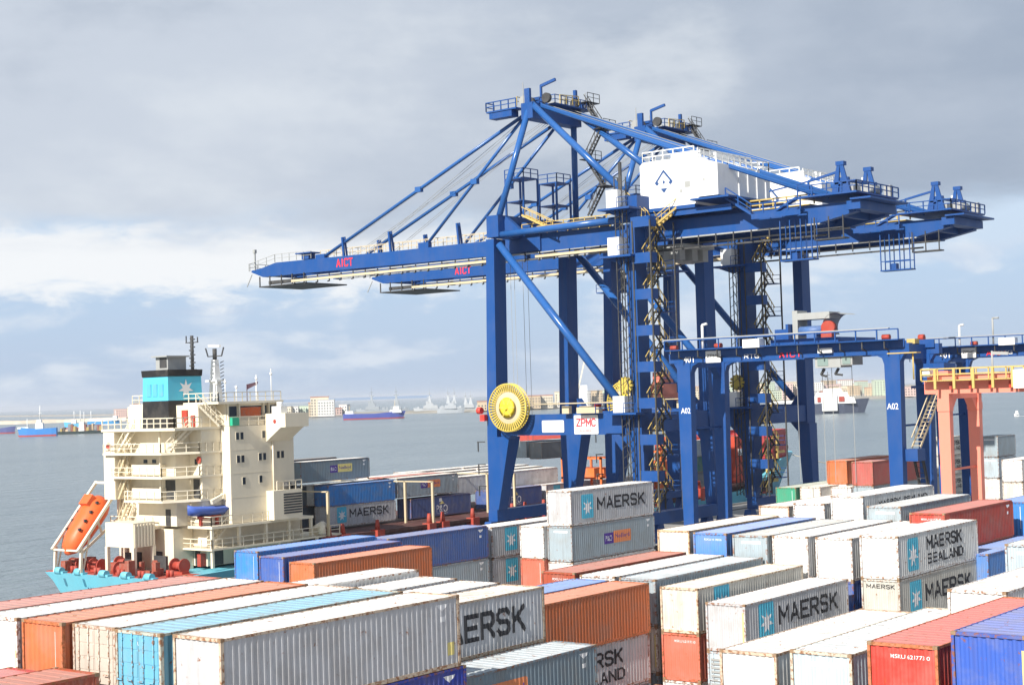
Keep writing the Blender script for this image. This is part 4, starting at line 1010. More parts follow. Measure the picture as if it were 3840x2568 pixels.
for x in (140, 147.2):
    P3(MB().box(x-.12, x+.85, 58.35, 59.55, 15.9, 16.6), 'leg_collar', ORANGE)
P3(MB().tube((146.0, 56.4, 19), (146.0, 56.4, 21.5), .1, n=6).beam((146, 56.4, 21.3), (146, 54.8, 21.2), .15, .3), 'lamp_post', GREY)
P3(MB().tube((139.5, 61.6, 19.0), (139.5, 61.6, 21.6), .08, n=6).box(139, 140, 61.0, 64.0, 21.5, 21.6), 'lamp_post', YEL)

# ---------------------------------------------------------------- container ship alongside
S = thing('container_ship', 'light blue hulled container ship with cream accommodation at the stern, moored along the quay', 'container ship', (180, 141, SEAZ))
PS = lambda mb, n, m_, p=None, **k: part(mb, n, m_, p or S, **k)
YC = 141.0
def hull_ring(x, hw, zt, zk=-6, fl=.9, rake=0):
    pts = []
    for s in (-1, 1):
        seq = [(hw, zt), (hw*(.5+.5*fl), zt*.45+zk*.1), (hw*fl, SEAZ), (hw*fl*.9, -4), (hw*.5, zk)]
        if s == 1: seq = seq[::-1]
        for i, (yy, zz) in enumerate(seq): pts.append((x-(rake*(zt-zz)), YC+s*yy, zz))
    return pts
secs = [(104.6, 9.6, .5, .80), (108, 10.6, .5, .86), (116, 11, .7, .97), (130, 11, .8, 1), (200, 11, .9, 1), (225, 10.6, 1.6, .97), (236, 9.6, 3.4, .85)]
rings = [hull_ring(x, hw, zt, fl=fl) for x, hw, zt, fl in secs]
for x, hw, zt, fl, rk in ((244, 8.0, 6.0, .62, .15), (252, 5.4, 6.25, .42, .38), (258.5, 2.5, 6.4, .25, .60), (262, .35, 6.5, .2, .75)): rings.append(hull_ring(x, hw, zt, fl=fl, rake=rk))
hm = MB().loft(rings, smooth=False)
# slope the transom: push lower stern points forward
for i in range(10):
    x, y, z = hm.v[i]; hm.v[i] = (x+(.5-z)*.35, y, z)
hull = PS(hm, 'hull', HULL)
m_ = MB()
for a, b, z in ((105.2, 125, .56), (125, 236, .95)): m_.box(a, b, YC-10.2, YC+10.2, z-.3, z)
m_.loft([[(236, YC-9.4, 5.9), (236, YC+9.4, 5.9), (236, YC+9.4, 6.0), (236, YC-9.4, 6.0)], [(250, YC-5.9, 6.1), (250, YC+5.9, 6.1), (250, YC+5.9, 6.2), (250, YC-5.9, 6.2)], [(259, YC-2, 6.3), (259, YC+2, 6.3), (259, YC+2, 6.36), (259, YC-2, 6.36)]], smooth=False)
PS(m_, 'deck', RED)
# stern name and scuppers
def tside(name, mat, bm, x, yc, zc, parent):
    o_ = S.location
    for v in bm.verts:
        zz = zc+v.co.z; v.co = Vector((104.6+(.5-zz)*.35-.04+v.co.y, yc-v.co.x, zz))-o_
    return obj(name, bm_mesh(bm, name), mat, parent)
tside('lettering', NAVY, flat_text('MAERSK', 3.6, .55, .04), 0, 141.6, -1.15, hull); tside('lettering', NAVY, flat_text('ALBA', 2.2, .38, .03), 0, 141.6, -1.9, hull)
for yy, zz in ((147.3, -.5), (143.8, -.4)): tside('fairlead', paint('fairlead_blue', (.05, .22, .32), .5), poly_bm([rrect(.35, .9, .1)]), 0, yy, zz, hull)
m_ = MB()
for yy in (132.5, 136.4, 140.2, 144.6, 148.2): m_.tube((104.8, yy-.5, .75), (104.8, yy+.5, .75), .42, n=10).box(104.6, 105.3, yy-.9, yy+.9, .45, .7)
PS(m_, 'fairlead', HULL)
# decks and accommodation
AX0, AX1, AY0, AY1 = 115.2, 124.8, 131.1, 147.5
ZL = [3.05, 5.5, 8.4, 11.0, 13.65, 16.3]
m_ = MB().box(AX0, AX1, AY0, AY1, 5.55, 16.25)
acc = PS(m_, 'accommodation_block', CREAM)
PS(MB().box(113.4, 127.5, 133.2, 147, .96, 5.2).box(110.6, 113.3, 135.5, 145, .56, 5.2), 'deckhouse', CREAM)
PS(MB().box(111.9, 131.8, 130.7, 146.5, 2.85, 3.05), 'deck_slab', CREAM)
PS(MB().box(111.9, 127.2, 130.6, 141.0, 5.21, 5.5).box(109.4, 111.89, 137.5, 145.2, 5.21, 5.5), 'deck_slab', CREAM)
m_ = MB()
for x in (112.1, 116, 120, 123.5, 127.0): m_.box(x, x+.3, 130.9, 131.2, 3.06, 5.2)
for x in (112.2, 117, 122, 128): m_.box(x, x+.3, 131, 131.3, .96, 2.84)
PS(m_, 'stanchion', CREAM)
# windows with recessed glass
def window(x0, x1, z0, z1, par):
    f = PS(MB().box(x0-.06, x1+.06, AY0-.03, AY0+.02, z0-.06, z1+.06), 'window', CREAM, par)
    f2 = part(MB().box(x0, x1, AY0-.045, AY0-.031, z0, z1), 'pane', GLASS, f)
for x, z in ((116.1, 14.75), (116.75, 14.75), (120.0, 14.8), (122.0, 14.85), (122.7, 14.85), (116.15, 12.2), (116.8, 12.2), (119.4, 12.3), (120.05, 12.3), (122.15, 12.4), (122.8, 12.4), (116.9, 9.75), (119.4, 9.8)):
    window(x, x+.42, z, z+.78, S)
# seams on the side wall
m_ = MB()
for z in (8.35, 11.0, 13.6): m_.box(AX0+.1, AX1-.1, AY0-.015, AY0+.01, z, z+.04)
m_.tube((121.45, AY0-.12, 5.6), (121.45, AY0-.12, 16.2), .1, n=6); PS(m_, 'weld_seam', CREAM)
# aft balconies with casing behind
m_ = MB().box(110.4, AX0-.01, 134.6, 145.0, 5.55, 16.0); m_.box(112.4, AX0-.02, 132.6, 134.59, 5.55, 16.0); PS(m_, 'engine_casing', CREAM)
for z, yl in ((8.45, 141.0), (11.05, 143.2), (13.65, 144.6)):
    m_ = MB().prism([(108.3, yl), (108.3, 134.4), (112.0, 132.4), (AX0-.02, 132.4), (AX0-.02, 134.5), (110.38, 134.5), (110.38, yl)], z-.24, z, 'z'); PS(m_, 'deck_slab', CREAM)
    m_ = MB()
    for p_, q_ in (((108.35, yl-.1), (108.35, 134.5)), ((108.35, 134.5), (112.0, 132.5)), ((112.0, 132.5), (115.1, 132.5))): m_.rail((*p_, z), (*q_, z), h=1.0, gap=1.2, t=.08)
    PS(m_, 'railing', CREAM)
PS(MB().box(108.6, AX0-.02, 132.4, 145.2, 16.02, 16.3), 'deck_slab', CREAM)
m_ = MB().box(108.7, 110.38, 143.0, 144.95, 8.46, 16.0); PS(m_, 'casing_wing', CREAM)
PS(MB().box(109.6, 110.38, 136.2, 141.2, 8.5, 9.7).box(109.6, 110.38, 136.2, 141.2, 11.1, 12.3), 'bulwark', CREAM)
m_ = MB()
m_.rail((108.7, 132.6, 16.3), (108.7, 145.1, 16.3), h=1.1, gap=1.1, t=.1); m_.rail((108.7, 132.6, 16.3), (115, 132.6, 16.3), h=1.1, gap=1.2, t=.1)
m_.rail((112.0, 130.8, 3.07), (131.6, 130.8, 3.07), h=1.0, gap=1.5, t=.09); m_.rail((112.0, 130.8, 5.52), (121, 130.8, 5.52), h=1.0, gap=1.5, t=.09)
m_.rail((112.0, 130.8, 5.52), (112.0, 137.4, 5.52), h=1.0, gap=1.5, t=.09); m_.rail((112.0, 130.8, 3.07), (112.0, 136, 3.07), h=1.0, gap=1.5, t=.09); m_.rail((109.5, 137.6, 5.52), (109.5, 145, 5.52), h=1.0, gap=1.5, t=.09); PS(m_, 'railing', CREAM)
m_ = MB()
for x, y, z0, z1, ww in ((110.4, 134.7, 8.5, 10.6, 1.6), (112.4, 133.0, 8.5, 10.6, 1.0), (110.4, 135.6, 5.6, 7.4, .8), (110.6, 137.4, .7, 2.7, 1.6), (110.6, 141.0, .7, 2.5, 1.6)): m_.box(x-.06, x-.004, y, y+ww, z0, z1)
PS(m_, 'doorway', DARK)
m_ = MB()
for y, z in ((139.4, 12.45), (137.9, 12.45)): m_.box(110.33, 110.399, y, y+.6, z, z+.4)
m_.box(112.33, 112.399, 133.3, 133.7, 12.2, 12.8); PS(m_, 'window', GLASS)
m_ = MB()
for y0 in (136.2, 141.9): m_.box(109.55, 109.75, y0-.05, y0+.15, 8.46, 16.0)
PS(m_, 'pillar', CREAM)
for z0 in (5.6, 8.5, 11.1): m_ = MB(); stair_flight(m_, (109.4, 142.9, z0), (109.4, 141.5, z0+2.3), .7, 6); PS(m_, 'stair', WARM)
for a, b in (((109.2, 142.6, 13.7), (109.2, 140.4, 16.1)), ((109.4, 134.6, 13.7), (111.4, 133.2, 16.1)), ((114.9, 132.0, 16.3), (112.7, 133.0, 18.8))): m_ = MB(); stair_flight(m_, a, b, .7); PS(m_, 'stair', CREAM)
m_ = MB(); stair_flight(m_, (112.8, 132.2, 3.1), (115.2, 132.2, 5.3), .7, 7, (0, 1, 0)); PS(m_, 'stair', CREAM)
for x, y, z in ((108.62, 143.9, 14.4), (112.3, 132.9, 12.7)): PS(MB().tube((x, y, z), (x-.08, y, z), .38, n=14), 'lifebuoy', RED)
PS(MB().box(113.34, 113.39, 134.4, 135.2, 1.0, 2.8).box(113.8, 115.6, 133.12, 133.19, 1.0, 2.9), 'doorway', DARK)
PS(MB().box(112.6, 113.3, 133.4, 134.0, 1.0, 2.4), 'fire_locker', RED)
# bridge
br = PS(MB().box(115.25, 122.9, AY0+.2, 146, 16.28, 16.9).box(115.25, 122.9, AY0+.6, 146, 16.9, 18.75), 'wheelhouse', CREAM)
PS(MB().box(113.6, 123.3, AY0-.1, 146.4, 18.76, 19.0), 'bridge_roof', CREAM)
PS(MB().box(112.6, 115.2, 133.2, 145.5, 16.31, 18.75), 'deckhouse', CREAM)
for x0, x1, mt in ((115.6, 116.8, GLASS), (117.3, 120.5, None), (120.8, 121.3, GLASS), (121.6, 122.7, GLASS)):
    f = PS(MB().box(x0, x1, AY0+.55, AY0+.59, 17.25, 18.45), 'window', GLASS, br)
    if mt is None:
        PS(MB().box(x0+.05, x1-.1, AY0+.53, AY0+.549, 17.3, 18.3), 'curtain', paint('curtain_orange', (.55, .12, .04), .8, grime=.5, scale=4), f)
m_ = MB()
for x in (115.3, 116.95, 120.6, 121.4, 122.75): m_.box(x, x+.16, AY0+.3, AY0+.54, 16.9, 18.75)
PS(m_, 'mullion', CREAM)
m_ = MB().rail((AX0, AY0+.05, 16.28), (121, AY0+.05, 16.28), h=1.0, gap=1.3, t=.08); m_.rail((113.7, AY0, 19.0), (123, AY0, 19.0), h=1.0, gap=1.2, t=.08); m_.rail((113.7, AY0, 19.0), (113.7, 146, 19.0), h=1.0, gap=1.2, t=.08); PS(m_, 'railing', CREAM)
m_ = MB().prism([(AY0+.2, 17.5), (127.9, 17.5), (127.9, 15.95), (128.7, 15.9), (AY0+.2, 14.2)], 120.6, 124.2, 'x'); wg = PS(m_, 'bridge_wing', CREAM)
sheet_side(S, 'emblem', WINK, [rrect(.8, .8, .39, 6)], 120.57, 129.6, 16.6, wg); sheet_side(S, 'emblem', RED, [rrect(.5, .5, .24, 6)], 120.55, 129.6, 16.6, wg)
PS(MB().box(121, 122, 129, 130.5, 17.5, 18.3).tube((121.5, 129.7, 18.3), (121.5, 129.7, 18.8), .35, n=10), 'wing_console', WHITE, wg)
PS(MB().box(115.3, 116.3, AY0-.4, AY0+.04, 16.32, 17.2), 'locker', paint('locker_green', (.03, .42, .24), .5))
PS(MB().box(112.4, 112.58, 134.9, 135.8, 16.35, 18.2).box(112.4, 112.58, 133.7, 134.3, 16.35, 17.6), 'fire_locker', RED)
# funnel
def frame_pts(x0, x1, y0, y1, z): return [(x0, y0, z), (x1, y0, z), (x1, y1, z), (x0, y1, z)]
FX0, FX1, FY0, FY1 = 109.0, 115.2, 137.4, 141.9
FX0 = 111.6; FX1 = 116.3; FY0 = 137.0; FY1 = 141.3
def slab(z0, z1, e0=0, e1=0): return MB().taper(FX0-e0, FX1+e0, FY0-e0, FY1+e0, z0, FX0-e1, FX1+e1, FY0-e1, FY1+e1, z1)
fn = PS(slab(16.3, 19.3, .15, .08), 'funnel', BLACK)
PS(slab(19.31, 22.0, .09, .02), 'funnel_band', EMB, fn)
PS(slab(22.01, 22.75, .10, .16), 'funnel_top', BLACK, fn)
def on_side(name, mat, polys, xc, y, zc, par):
    bm = poly_bm(polys); o_ = S.location
    for v in bm.verts: v.co = Vector((xc+v.co.x, y, zc+v.co.z))-o_
    return obj(name, bm_mesh(bm, name), mat, par)
on_side('star', WINK, star(1.1, n=7), (FX0+FX1)/2+.1, FY0-.10, 20.6, fn)
for k in range(3): PS(MB().box(FX0-.13, FX0-.07, 137.75+k*1.05, 138.5+k*1.05, 19.8, 21.2), 'louvre', paint('louvre_blue%d' % k, (.10, .42, .56), .5), fn)
PS(MB().box(112.3, 114.9, 137.8, 139.9, 22.76, 24.2).box(111.9, 115.2, 137.5, 140.2, 24.2, 24.35), 'exhaust_housing', GREY, fn)
PS(MB().box(112.27, 112.295, 138.0, 139.2, 23.0, 24.1), 'grille', DARK, fn)
# masts
m_ = MB().box(118.2, 118.9, 140.7, 141.4, 16.3, 22.9); m_.tube((118.5, 141, 22.8), (118.5, 141, 26.8), .2, n=6)
for i in range(8): m_.beam((118.5, 141-(.5 if i % 2 else .3), 23.2+i*.45), (118.5, 141+(.3 if i % 2 else .5), 23.3+i*.45), .12, .14)
m_.beam((118.5, 139.9, 26.0), (118.5, 142.1, 26.0), .1, .1).beam((118.5, 140, 26), (118.5, 140, 26.6), .1, .1).beam((118.5, 142, 26), (118.5, 142, 26.8), .1, .1); PS(m_, 'signal_mast', DARK)
m_ = MB(); m_.taper(121.3, 122.5, 140.4, 141.6, 19.0, 121.6, 122.2, 140.7, 141.3, 24.0); m_.box(121.2, 122.6, 140, 142, 21.4, 21.6); mst = PS(m_, 'radar_mast', WHITE)
PS(MB().tube((121.9, 141, 24), (121.9, 141, 25.3), .25, n=8).beam((121.9, 139.8, 24.4), (121.9, 139.4, 25.4), .12, .12).beam((121.9, 142.2, 24.4), (121.9, 142.6, 25.4), .12, .12).beam((121.9, 139.8, 24.4), (121.9, 142.2, 24.4), .12, .12), 'mast_head', DARK, mst)
PS(MB().beam((121.5, 139.6, 25.55), (122.2, 142.3, 25.7), .3, .25), 'radar_scanner', WHITE, mst)
m_ = MB()
for i in range(12): m_.beam((122.7, 141, 19+i*.42), (122.9, 140.6, 19.2+i*.42), .08, .08)
PS(m_, 'ladder', DARK, mst)
for x, y, hh in ((116, 134, 2.4), (118, 133, 1.8), (119, 136, 2.6), (121.5, 133.5, 3.0), (122.8, 135, 2.2), (117, 138, 1.5), (122.4, 132, 3.6)):
    PS(MB().tube((x, y, 19.0), (x, y, 19.0+hh), .05, n=5).tube((x, y, 19+hh*.8), (x, y, 19+hh*.8+.3), .14, n=8), 'aerial', WHITE)
fl = MB().tube((120.5, 134, 19), (120.5, 134, 20.9), .05, n=5); fl.quad((120.5, 134, 20.3), (121.6, 133.4, 20.9), (121.7, 133.4, 21.2), (120.5, 134, 20.9)); PS(fl, 'flag', paint('flag_dark', (.10, .05, .07), .7))
# aft mooring deck: white locker house, free fall boat and ramp, winches
m_ = MB().box(106.4, 109.3, 137.0, 141.9, 3.5, 6.15)
wb = PS(m_, 'locker_house', CREAM)
m_ = MB()
for i in range(7): m_.box(106.5+i*.42, 106.68+i*.42, 136.9, 136.99, 3.55, 6.0)
PS(m_, 'wall_rib', CREAM, wb)
PS(MB().loft([[(107.9+1.3*math.cos(a), 140+1.3*math.sin(a), z) for a in [i*math.pi/8 for i in range(16)]] for z in (6.06, 6.12)]), 'helideck_mark', EMB, wb)
m_ = MB()
for x, y in ((106.5, 137.1), (109.1, 137.1), (106.5, 141.7), (109.1, 141.7)): m_.box(x-.2, x+.2, y-.2, y+.2, .56, 3.5)
PS(m_, 'pillar', CREAM)
m_ = MB()
for yy in (144.2, 148.9): m_.beam((104.4, yy, 3.1), (110.6, yy, 10.3), .28, .34, (0, 1, 0)); m_.beam((104.7, yy, .6), (104.9, yy, 3.4), .3, .3); m_.beam((105.0, yy, .6), (106.0, yy, 4.6), .14, .14)
m_.beam((110.5, 144.2, 10.2), (110.5, 148.9, 10.2), .26, .26).beam((104.6, 144.2, 3.1), (104.6, 148.9, 3.1), .2, .2)
m_.beam((105.2, 144.4, 2.9), (111.0, 144.4, 6.9), .2, .25).beam((107.2, 144.3, 6.2), (107.8, 144.3, 4.6), .2, .2).beam((109.8, 144.2, 5.5), (110.5, 144.2, 10.0), .2, .2); PS(m_, 'launch_ramp', CREAM)
lf = thing('lifeboat', 'orange enclosed free fall lifeboat on its tilted ramp at the ship stern', 'lifeboat', (107.5, 146.5, 5.2))
d_ = Vector((6.2, 0, 7.2)).normalized(); nrm = Vector((-d_.z, 0, d_.x)); c0 = Vector((104.7, 146.6, 2.6))
rings = []
for s_, hw_, up_, dn_ in ((0, .3, .25, .15), (.7, 1.15, .95, .75), (2, 1.6, 1.35, 1.1), (4.5, 1.75, 1.5, 1.25), (6.2, 1.7, 1.6, 1.25), (7.0, 1.4, 1.4, 1.1), (7.6, .8, .8, .7)):
    c = c0+d_*s_
    rings.append([tuple(c+nrm*(up_*math.sin(a) if math.sin(a) > 0 else dn_*math.sin(a))+Vector((0, hw_*math.cos(a), 0))) for a in [i*math.pi/8 for i in range(16)]])
part(MB().loft(rings), 'lifeboat_hull', LBORANGE, lf)
cc = c0+d_*6.3+nrm*1.45; cm = MB()
cm.beam(cc-d_*.7, cc+d_*.6, 1.5, .9); part(cm, 'canopy', LBORANGE, lf)
kk = MB()
for s_ in (2.6, 3.8, 5.0, 6.3):
    for yy in (145.35, 147.6): p = c0+d_*s_+nrm*1.15; kk.box(p.x-.14, p.x+.14, yy-.14, yy+.14, p.z-.12, p.z+.18)
part(kk, 'porthole', DARK, lf)
for x, y, zz in ((109.8, 133.6, 1.4), (106.6, 139.2, 1.1), (107.3, 144.6, 1.2), (107.0, 148.0, 1.2), (109.6, 143.0, 1.3)):
    wn = PS(MB().tube((x, y-.8, zz), (x, y+.8, zz), .45, n=12).tube((x, y-.85, zz), (x, y-.7, zz), .8, n=16).tube((x, y+.7, zz), (x, y+.85, zz), .8, n=16).box(x-.5, x+.5, y-1, y+1, .56, .8), 'mooring_winch', RED)
m_ = MB()
for x, y in ((105.3, 134.4), (105.3, 137.9), (105.3, 142), (105.3, 146.2), (107, 131.8)):
    for dy in (-.3, .3): m_.tube((x, y+dy, .56), (x, y+dy, 1.3), .22, n=10)
PS(m_, 'bollard', RED)
m_ = MB()
for i in range(14):
    x = 105+random.random()*6; y = 133+random.random()*15; m_.box(x, x+.3+random.random()*.6, y, y+.3+random.random()*.8, .57, .9+random.random()*1.4)
PS(m_, 'deck_gear', paint('gear_red', (.33, .08, .05), .6, grime=.4, rust=.2, scale=3), kind='stuff')
m_ = MB().box(108.6, 108.9, 134.4, 136.4, .7, 2.5).box(108.45, 108.5, 139.2, 141.2, .7, 2.7); PS(m_, 'doorway', DARK)
# rescue boat on the upper deck with its cream crane
rb = thing('rescue_boat', 'small blue rescue boat with red keel on the cream upper deck', 'boat', (113.0, 132.4, 6.5))
rg = []
for t_, w_, lift in ((-3.0, .05, .35), (-2.2, .7, .15), (0, 1.0, 0), (2.0, .95, 0), (3.0, .6, .1)):
    rg.append([(113.1+t_, 132.4-w_, 7.3+lift), (113.1+t_, 132.4, 6.5+lift), (113.1+t_, 132.4+w_, 7.3+lift), (113.1+t_, 132.4, 7.6+lift)])
part(MB().loft(rg), 'boat_hull', paint('boat_blue', (.07, .14, .50), .4), rb)
part(MB().beam((111.6, 132.4, 6.45), (114.6, 132.4, 6.45), .5, .25).beam((111.9, 132.4, 5.55), (111.9, 132.4, 6.4), .3, .3).beam((114.2, 132.4, 5.55), (114.2, 132.4, 6.4), .3, .3), 'cradle', RED, rb)
m_ = MB().tube((117.5, 132.6, 5.5), (117.5, 132.6, 8.0), .5, .4, n=12).beam((117.5, 132.5, 7.6), (114.8, 132.2, 8.6), .5, .6).beam((114.9, 132.2, 8.6), (113.3, 132.2, 8.0), .4, .45).tube((117.2, 132.0, 7.0), (117.2, 133.0, 7.0), .55, n=12).box(119, 120.4, 132, 133, 5.5, 7.0).tube((119.7, 132.5, 7), (119.7, 132.5, 7.8), .5, .3, n=12); PS(m_, 'deck_crane', CREAM)
m_ = MB().box(120.4, 124.8, 129.9, 132.6, 5.52, 8.8); gr = PS(m_, 'vent_house', CREAM)
for i in range(8): PS(MB().box(121.9, 124.7, 129.84, 129.895, 6.1+i*.30, 6.29+i*.30), 'louvre', DARK, gr)
m_ = MB(); m_.rail((121.0, 129.95, 8.82), (124.8, 129.95, 8.82), h=1.0, gap=1.0, t=.1); PS(m_, 'railing', CREAM)
PS(MB().tube((123.2, 130.6, 8.85), (123.2, 130.6, 9.6), .4, n=10).tube((124.2, 130.6, 8.85), (124.2, 130.6, 9.5), .35, n=10), 'vent_pipe', DARK)
# deck fittings forward of the house: pedestals, hatch coaming, lashing bridges
PS(MB().box(128, 236, YC-9.5, YC+9.5, .96, 2.35).box(130.5, 234, YC-10.4, YC+10.4, 2.36, 2.75), 'hatch_coaming', paint('coaming_brown', (.10, .035, .03), .6, grime=.3))
m_ = MB()
for x in (129.2, 131.5, 137.5, 147.0, 149.6, 155.6, 163.9, 166.8, 171, 180, 183, 196, 199, 212, 215): m_.box(x, x+1.3, YC-10.8, YC-9.6, .96, 2.9); m_.tube((x+.6, YC-10.2, 2.9), (x+.6, YC-10.2, 4.1), .35, .2, n=8)
PS(m_, 'lashing_stand', RED)
m_ = MB()
for x in (129.3, 147.9, 164.6): m_.box(x, x+.25, YC-10.6, YC+9.6, 8.0, 8.15); m_.box(x, x+.25, YC-10.7, YC-10.4, 1, 8.1); m_.box(x, x+.25, YC-6, YC-5.7, 1, 8.1)
PS(m_, 'lashing_post', WARM)
m_ = MB().tube((128.5, 130.6, 3.3), (128.5, 130.6, 4.6), .5, .3, n=10).tube((128.2, 131.4, 3.6), (129.6, 131.4, 4.1), .6, n=10); PS(m_, 'deck_vent', CREAM)
# orange cell guides and pontoon frames amidships, red breakwater and bow gear
m_ = MB()
for x in (186, 188.5, 205, 207.5):
    for y in (131, 134.5, 138): m_.box(x, x+.3, y, y+.3, 2.8, 9.2)
    m_.box(x, x+.3, 131, 138.3, 6.0, 6.3).box(x, x+.3, 131, 138.3, 8.9, 9.2)
    m_.box(x-.4, x+.9, 132, 137, 6.3, 7.6).box(x-.6, x+1.2, 133, 135, 3, 4.8)
PS(m_, 'cell_guide', SORG)
m_ = MB().box(236, 236.5, YC-9.2, YC+9.2, 6.0, 10.9).box(252.0, 252.4, YC-4.4, YC+4.4, 6.2, 11.0)
m_.loft([[(241.5, YC-7.6, 6.2), (241.5, YC-7.3, 6.2), (241.5, YC-7.3, 11.0), (241.5, YC-7.6, 11.0)], [(252.4, YC-4.6, 6.3), (252.4, YC-4.3, 6.3), (252.4, YC-4.3, 11.0), (252.4, YC-4.6, 11.0)]], smooth=False)
m_.box(236.5, 252, YC+4, YC+4.3, 6.2, 11.0).tube((252.3, YC-3.6, 7.6), (257.5, YC-1.4, 7.4), .7, n=12); PS(m_, 'breakwater', paint('bow_red', (.42, .045, .05), .5, grime=.2, streak=.4))
m_ = MB().beam((249, YC-5.3, 6.4), (251.8, YC-4.6, 10.5), .5, .3); PS(m_, 'brace', paint('bow_pink', (.6, .15, .13), .5))
m_ = MB().box(237.5, 238, YC-9, YC-8.4, 1, 9.6).box(237.5, 241, YC-8.9, YC-8.5, 2.2, 2.8).box(243, 243.5, YC-7.8, YC-7.4, 6, 10).box(243, 245.5, YC-7.9, YC-7.4, 7, 7.4); PS(m_, 'deck_crane', YEL)
m_ = MB().box(228, 236, YC-8, YC+8, 1.6, 10.5); PS(m_, 'forecastle', paint('fore_red', (.50, .06, .03), .5, grime=.3))
m_ = MB().box(229, 235, YC-8.3, YC-8.01, 7.3, 8.4); PS(m_, 'white_band', WHITE)
m_ = MB().tube((250, YC-3, 6.4), (250, YC+1, 6.4), .9, n=12).tube((255, YC-.5, 6.4), (255, YC-.5, 7.6), .3, n=8); PS(m_, 'windlass', DARK)
PS(MB().tube((259, YC, 6.4), (275, 134, 2.0), .06, n=5).tube((264, 138.9, 5.1), (264.6, 138.6, 4.9), .35, n=10), 'mooring_line', WARM)
# cargo on deck
GS = 'containers stowed on the ship deck'
def ks(x, y, zt, col, label, mk='', **k): return container(x, y, zt, k.pop('h', 2.59), col, label, mk, group=GS, **k)
ks(132.6, 138.2, 11.35, cDG, 'blue grey container with purple and yellow logo, topmost beside the ship accommodation', 'rail_yellow tri', roofc=cWH)
ks(136.0, 137.0, 8.27, cBB, 'bright blue container with door end, above a MAERSK one on the ship', 'tri', end='door')
ks(136.0, 137.0, 5.66, cLG, 'light grey MAERSK container lowest in the ship stack, below the bright blue one', 'maersk', frame=(.6, .6, .58))
ks(148.6, 137.0, 8.40, cBG, 'pale grey container with faint orange logo, second stack on the ship deck', 'rail tri', roofc=(.75, .68, .62))
ks(151.0, 136.9, 5.52, (.09, .13, .30), 'navy container with white P&O lettering beside red lashing stands on the ship', 'po')
ks(167.2, 137.0, 5.53, (.07, .12, .32), 'navy container with white P&O lettering right of the crane leg on the ship', 'po')
ks(180.5, 137.0, 5.5, cLG, 'grey container with emblem in crane shade, next right of the navy ones on the ship', 'emblem_left')
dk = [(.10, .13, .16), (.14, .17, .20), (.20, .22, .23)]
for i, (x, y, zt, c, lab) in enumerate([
    (130.2, 141.0, 8.2, dk[0], 'container with shade painted into its dark colour, against the accommodation front, middle tier'),  # this tier and the next coloured dark for the accommodation's shadow
    (130.2, 141.0, 5.6, dk[0], 'container with shade painted into its dark colour, against the accommodation front, lowest tier'),
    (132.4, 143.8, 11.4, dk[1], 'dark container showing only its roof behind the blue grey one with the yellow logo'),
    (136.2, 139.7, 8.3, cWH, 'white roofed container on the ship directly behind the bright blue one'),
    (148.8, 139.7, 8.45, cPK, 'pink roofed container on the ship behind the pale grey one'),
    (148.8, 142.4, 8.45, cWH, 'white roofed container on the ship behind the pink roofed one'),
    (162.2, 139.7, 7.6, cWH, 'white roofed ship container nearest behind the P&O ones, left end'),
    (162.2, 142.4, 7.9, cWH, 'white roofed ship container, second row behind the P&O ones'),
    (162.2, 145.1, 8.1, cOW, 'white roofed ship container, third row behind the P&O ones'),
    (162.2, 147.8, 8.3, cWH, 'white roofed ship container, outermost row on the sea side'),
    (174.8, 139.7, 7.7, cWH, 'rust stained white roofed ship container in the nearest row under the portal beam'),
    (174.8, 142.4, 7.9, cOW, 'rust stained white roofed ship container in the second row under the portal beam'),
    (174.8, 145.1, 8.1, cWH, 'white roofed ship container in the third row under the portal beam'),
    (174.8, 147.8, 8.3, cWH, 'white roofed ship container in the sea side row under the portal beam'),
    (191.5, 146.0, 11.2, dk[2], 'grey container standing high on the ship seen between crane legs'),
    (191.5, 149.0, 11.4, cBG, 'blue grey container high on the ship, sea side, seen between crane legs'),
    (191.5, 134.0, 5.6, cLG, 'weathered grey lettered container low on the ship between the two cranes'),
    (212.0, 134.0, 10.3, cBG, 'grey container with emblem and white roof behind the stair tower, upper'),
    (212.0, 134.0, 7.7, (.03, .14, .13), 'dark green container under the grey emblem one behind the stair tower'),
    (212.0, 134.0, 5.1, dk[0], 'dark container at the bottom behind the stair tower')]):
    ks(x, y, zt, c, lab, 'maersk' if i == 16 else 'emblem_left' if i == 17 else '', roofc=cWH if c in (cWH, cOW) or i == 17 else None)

# ---------------------------------------------------------------- quay side bits
tk = thing('terminal_truck', 'white truck cab parked between the blue gantry legs on the quay', 'truck', (166.5, 92.0, 0))
part(MB().box(165.0, 167.0, 90.8, 93.2, 1.0, 3.1).box(165.3, 166.6, 90.9, 93.1, 3.1, 3.5), 'cab', WHITE, tk)
part(MB().box(167.0, 176.5, 91.0, 93.0, 1.1, 1.4), 'chassis', DARK, tk)
for x in (165.9, 168.6, 173.8, 175.1):
    for y in (90.8, 92.9): part(MB().tube((x, y, .5), (x, y+.3, .5), .5, n=14), 'wheel', RUBBER, tk)
part(MB().box(164.96, 164.99, 91.0, 93.0, 2.1, 2.9), 'windscreen', GLASS, tk)

